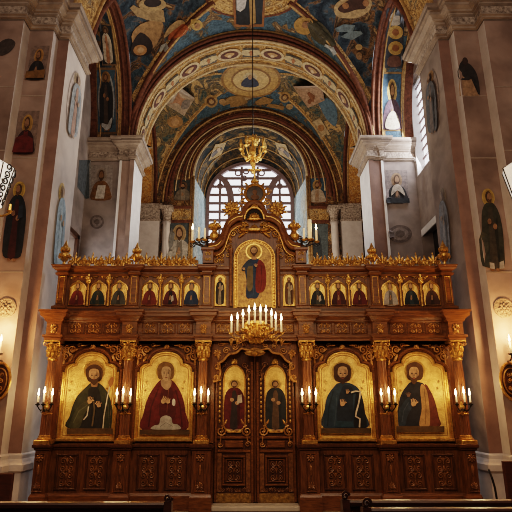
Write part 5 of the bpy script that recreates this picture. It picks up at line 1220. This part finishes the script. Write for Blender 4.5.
# cartouches on the gold arch
def onB(u, w):   # u angle fraction 0..1, w 0..1 across the soffit
    a = pi * u; return Vector((-AB[0] * .993 * cos(a), 6.05 + 1.2 * w, ZS + AB[1] * .993 * sin(a)))
cn = 15
for i in range(cn):
    u = (i + .5) / cn; du = .48 / cn
    desc = 'leftmost at the springing' if i == 0 else 'rightmost at the springing' if i == cn - 1 else 'at the crown' if i == cn // 2 else '%s step %s of the crown' % (['first', 'second', 'third', 'fourth', 'fifth', 'sixth'][abs(i - cn // 2) - 1], 'left' if i < cn // 2 else 'right')
    t = thing('arch_cartouche', 'painted cartouche on the soffit of the gold transverse arch, ' + desc, 'arch painting', onB(u, .5), 'cartouches along the gold arch')
    fn = lambda lay: (lambda a, b: onB(a, b) * 1 + Vector((cos(pi * a) * lay, 0, -sin(pi * a) * lay)))
    if i % 2:
        o = MB(); fan(o, [(u - du * .8, .24), (u - du * .8, .66), (u + du * .8, .66), (u + du * .8, .24)], fn(.012), 3, 4); o.build('panel_ground', flat((.085, .075, .06)), t)
        for q_ in (-1, 1):
            o = MB(); fan(o, [(u + (a_ - u) * 1., b_) for a_, b_ in thick([(u + q_ * du * .1, .30), (u + q_ * du * .5, .33), (u + q_ * du * .62, .5), (u + q_ * du * .35, .6), (u + q_ * du * .2, .48)], .022)], fn(.022), 1); o.build('painted_scroll', flat((.50, .38, .21)), t)
        o = MB(); fan(o, ellpts(u, .46, du * .16, .13, 10), fn(.024), 2); o.build('painted_bud', flat((.34, .13, .05)), t)
    else:
        o = MB(); fan(o, smoothpts([(u - du * 1.15, .46), (u - du * .8, .66), (u, .72), (u + du * .8, .66), (u + du * 1.15, .46), (u + du * .8, .26), (u, .20), (u - du * .8, .26)], 3), fn(.012), 3); o.build('cartouche_border', M['rib_cream'], t)
        o = MB(); fan(o, ellpts(u, .46, du * .9, .18, 18), fn(.022), 3); o.build('dark_field', flat((.10, .035, .022)), t)
        o = MB(); fan(o, smoothpts([(u - du * .5, .42), (u - du * .25, .52), (u, .60), (u + du * .25, .52), (u + du * .5, .42), (u, .34)], 3), fn(.03), 3); o.build('painted_figure', flat((.46, .27, .12)), t)
        o = MB(); fan(o, ellpts(u, .50, du * .18, .07, 10), fn(.036), 2); o.build('painted_face', flat((.58, .40, .24)), t)
# chancel vault
c = hit(251, 77); t = thing('vault_medallion', 'gold medallion with a dark seated figure on the chancel vault behind the gold arch', 'vault painting', c)
pxpoly(t, 'gold_rim', ellpts(251, 79, 30, 18.5, 40), flat((.30, .16, .055)), .02, 5); pxpoly(t, 'gold_ground', ellpts(251, 79, 27.5, 16.8, 40), flat((.48, .29, .10)), .032, 5); pxpoly(t, 'inner_ring', ellpts(251, 79, 20, 12, 36), flat((.26, .135, .05)), .044, 5); pxpoly(t, 'inner_ground', ellpts(251, 79, 18, 10.6, 36), flat((.58, .39, .17)), .056, 5)
pxpoly(t, 'halo', ellpts(250, 76, 7, 5, 18), flat((.55, .42, .24)), .068); pxpoly(t, 'robe', smoothpts([(241, 84), (244, 78), (250, 75), (256, 78), (259, 84), (250, 86)], 3), flat((.04, .045, .07)), .08); pxpoly(t, 'face', ellpts(250, 75.5, 2.2, 2.4, 10), flat((.36, .2, .1)), .09)
vfig('pale parchment panel with rosy figures on the left of the chancel vault', [('parchment', [(176, 84), (195, 98), (184, 116), (165, 104)], (.46, .35, .26)), ('rosy_figure', smoothpts([(170, 103), (174, 94), (181, 92), (185, 99), (180, 106)], 3), (.42, .22, .13)), ('grey_figure', smoothpts([(181, 108), (183, 100), (190, 100), (188, 108)], 3), (.24, .2, .18))], (180, 100))
vfig('round golden head of a cherub below the parchment panel on the chancel vault', [('halo', ellpts(175, 122, 8, 6, 16), (.36, .20, .08)), ('face', ellpts(175, 122, 4, 4, 12), (.44, .26, .13))], (175, 122))
vfig('pale pink panel with a curling figure on the right of the chancel vault', [('pink_ground', [(293, 86), (322, 85), (325, 100), (308, 108)], (.42, .27, .18)), ('curl', thick([(308, 92), (314, 96), (312, 104), (307, 101)], 3), (.22, .09, .04))], (310, 94))
vfig('blue-winged figure with a cream scroll low on the right of the chancel vault', [('blue_wing', smoothpts([(318, 100), (328, 98), (337, 108), (336, 126), (326, 118)], 3), (.10, .17, .24)), ('cream_scroll', [(312, 122), (320, 118), (330, 134), (322, 140)], (.46, .34, .20)), ('face', ellpts(321, 128, 3.5, 3.5, 12), (.34, .17, .07))], (322, 120))
for i, (px, py, r_, lab) in enumerate(((211, 101, 6.5, 'left of'), (285, 97, 5.5, 'right of'))):
    vfig('small golden rosette %s and below the gold medallion on the chancel vault' % lab, [('rim', ellpts(px, py, r_, r_ * .95, 18), (.38, .23, .09)), ('ring', ellpts(px, py, r_ * .66, r_ * .62, 16), (.12, .06, .03)), ('centre', ellpts(px, py, r_ * .36, r_ * .34, 12), (.42, .26, .12))], (px, py))
vfig('tangle of ochre winged figures under the gold medallion, left half', [('body', thick([(222, 104), (230, 98), (240, 97), (246, 101), (238, 104), (230, 105)], 4), (.34, .20, .08)), ('head', ellpts(222, 101, 3.4, 3, 12), (.40, .24, .11))], (234, 101))
vfig('tangle of ochre winged figures under the gold medallion, right half', [('body', thick([(256, 103), (264, 98), (272, 100), (268, 105), (276, 106), (284, 108)], 4), (.34, .20, .08)), ('head', ellpts(290, 106, 3.4, 3, 12), (.42, .27, .13))], (270, 102))
# back wall panels
fresco_thing('wall_painting', 'white-robed figure in a grey mandorla on the chancel wall left of the great window', WP, [(166, 221), (193, 221), (193, 262), (166, 262)], [('grey_mandorla', ellpts(.5, .5, .42, .48, 24), (.17, .16, .15))] + figure('bust', (.42, .37, .32), (.20, .17, .14), halo=(.40, .27, .14), skin=(.38, .22, .13), bg=(.06, .075, .085)))
fresco_thing('wall_painting', 'small dark portrait panel on the chancel wall above the left impost band', WP, [(174, 180), (192, 180), (192, 200), (174, 200)], figure('bust', (.16, .13, .10), (.25, .2, .15), halo=(.15, .09, .05), skin=(.33, .18, .1), bg=(.045, .05, .05), hair=(.012, .01, .01)), border=(.16, .085, .04))
fresco_thing('wall_painting', 'white figure on a blue panel on the chancel wall above the right impost band', WP, [(308, 178), (326, 178), (326, 202), (308, 202)], figure('bust', (.44, .35, .27), (.36, .24, .16), halo=(.42, .26, .1), skin=(.34, .19, .1), bg=(.045, .085, .13)), border=(.24, .10, .05))
fresco_thing('wall_painting', 'dim blue-grey draped panel on the chancel wall right of the great window', WP, [(307, 224), (328, 224), (328, 262), (307, 262)], [('drapery', [(0, 0), (1, 0), (1, 1), (0, 1)], (.10, .125, .14)), ('dark_figure', smoothpts([(.2, 0), (.25, .5), (.45, .75), (.65, .6), (.7, 0)], 3), (.05, .06, .07))])
for (px, py, sx), lab in (((217, 152, 1), 'left'), ((284, 152, -1), 'right')):
    vfig('ochre angel panel on the %s side of the window arch soffit' % lab, [('ochre_ground', [(px - 9 * sx, py + 9), (px - 2 * sx, py - 8), (px + 9 * sx, py - 10), (px + 4 * sx, py + 2)], (.36, .22, .075)), ('dark_wing', thick([(px - 6 * sx, py + 4), (px, py - 2), (px + 5 * sx, py - 4)], 3), (.08, .05, .03)), ('face', ellpts(px + 1 * sx, py - 3, 2, 2, 10), (.40, .24, .12))], (px, py), 'soffit_painting')
# ================================================================== LIGHT
def area(loc, to, sx, sy, e, c, spread=pi):
    l = bpy.data.lights.new('area_light', 'AREA'); l.shape = 'RECTANGLE'; l.size = sx; l.size_y = sy; l.energy = e; l.color = c; l.spread = spread
    o = bpy.data.objects.new('area_light', l); o.location = loc
    o.rotation_euler = (Vector(to) - Vector(loc)).to_track_quat('-Z', 'Y').to_euler(); COL.objects.link(o); return o
W_ = SC.world or bpy.data.worlds.new('World'); SC.world = W_; W_.use_nodes = True
W_.node_tree.nodes['Background'].inputs['Color'].default_value = (.8, .88, 1, 1); W_.node_tree.nodes['Background'].inputs['Strength'].default_value = .6
area((0, 14.6, 11.5), (0, 6, 8), 4., 4.5, 150, (.90, .95, 1.))                 # daylight of the great window
area((5.4, 5.4, 10.8), (-4, 1, 7), 1.2, 3., 260, (.95, .97, 1.))               # daylight of the right window
area((-5.4, 5.0, 5.6), (0, 6, 5), 1.2, 2., 15, (.95, .97, 1.))
area((0, -9., 9.0), (0, 3, 6.5), 7., 4., 290, (1., .80, .62))                  # soft fill light added in the nave, no lamp modelled
area((0, 3.6, 6.4), (0, 3.8, 15), 5., 4., 230, (1., .80, .58))                 # uplight added out of sight behind the screen to brighten the vault
area((0, 9.4, 6.4), (0, 9.4, 15), 5., 3., 190, (1., .80, .58))  # second added uplight, for the chancel vault
area((0, -5.2, 4.6), (0, .2, 2.4), 6., .6, 100, (1., .64, .34))                 # warm wash on the screen
# ================================================================== CAMERA
cd = bpy.data.cameras.new('camera'); cd.sensor_width = 36; cd.lens = F / 512 * 36; cd.shift_x = (256 - CX) / 512; cd.clip_end = 200
co = bpy.data.objects.new('camera', cd); co.location = CAM; co.rotation_euler = (pi / 2 + TILT, 0, 0); COL.objects.link(co); SC.camera = co
SC.view_settings.view_transform = 'Filmic'; SC.view_settings.look = 'Medium High Contrast'; SC.view_settings.exposure = .25
SC.cycles.use_denoising = True; SC.cycles.use_adaptive_sampling = False; SC.cycles.filter_width = 1.0
SC.cycles.max_bounces = 6; SC.cycles.sample_clamp_indirect = 4.
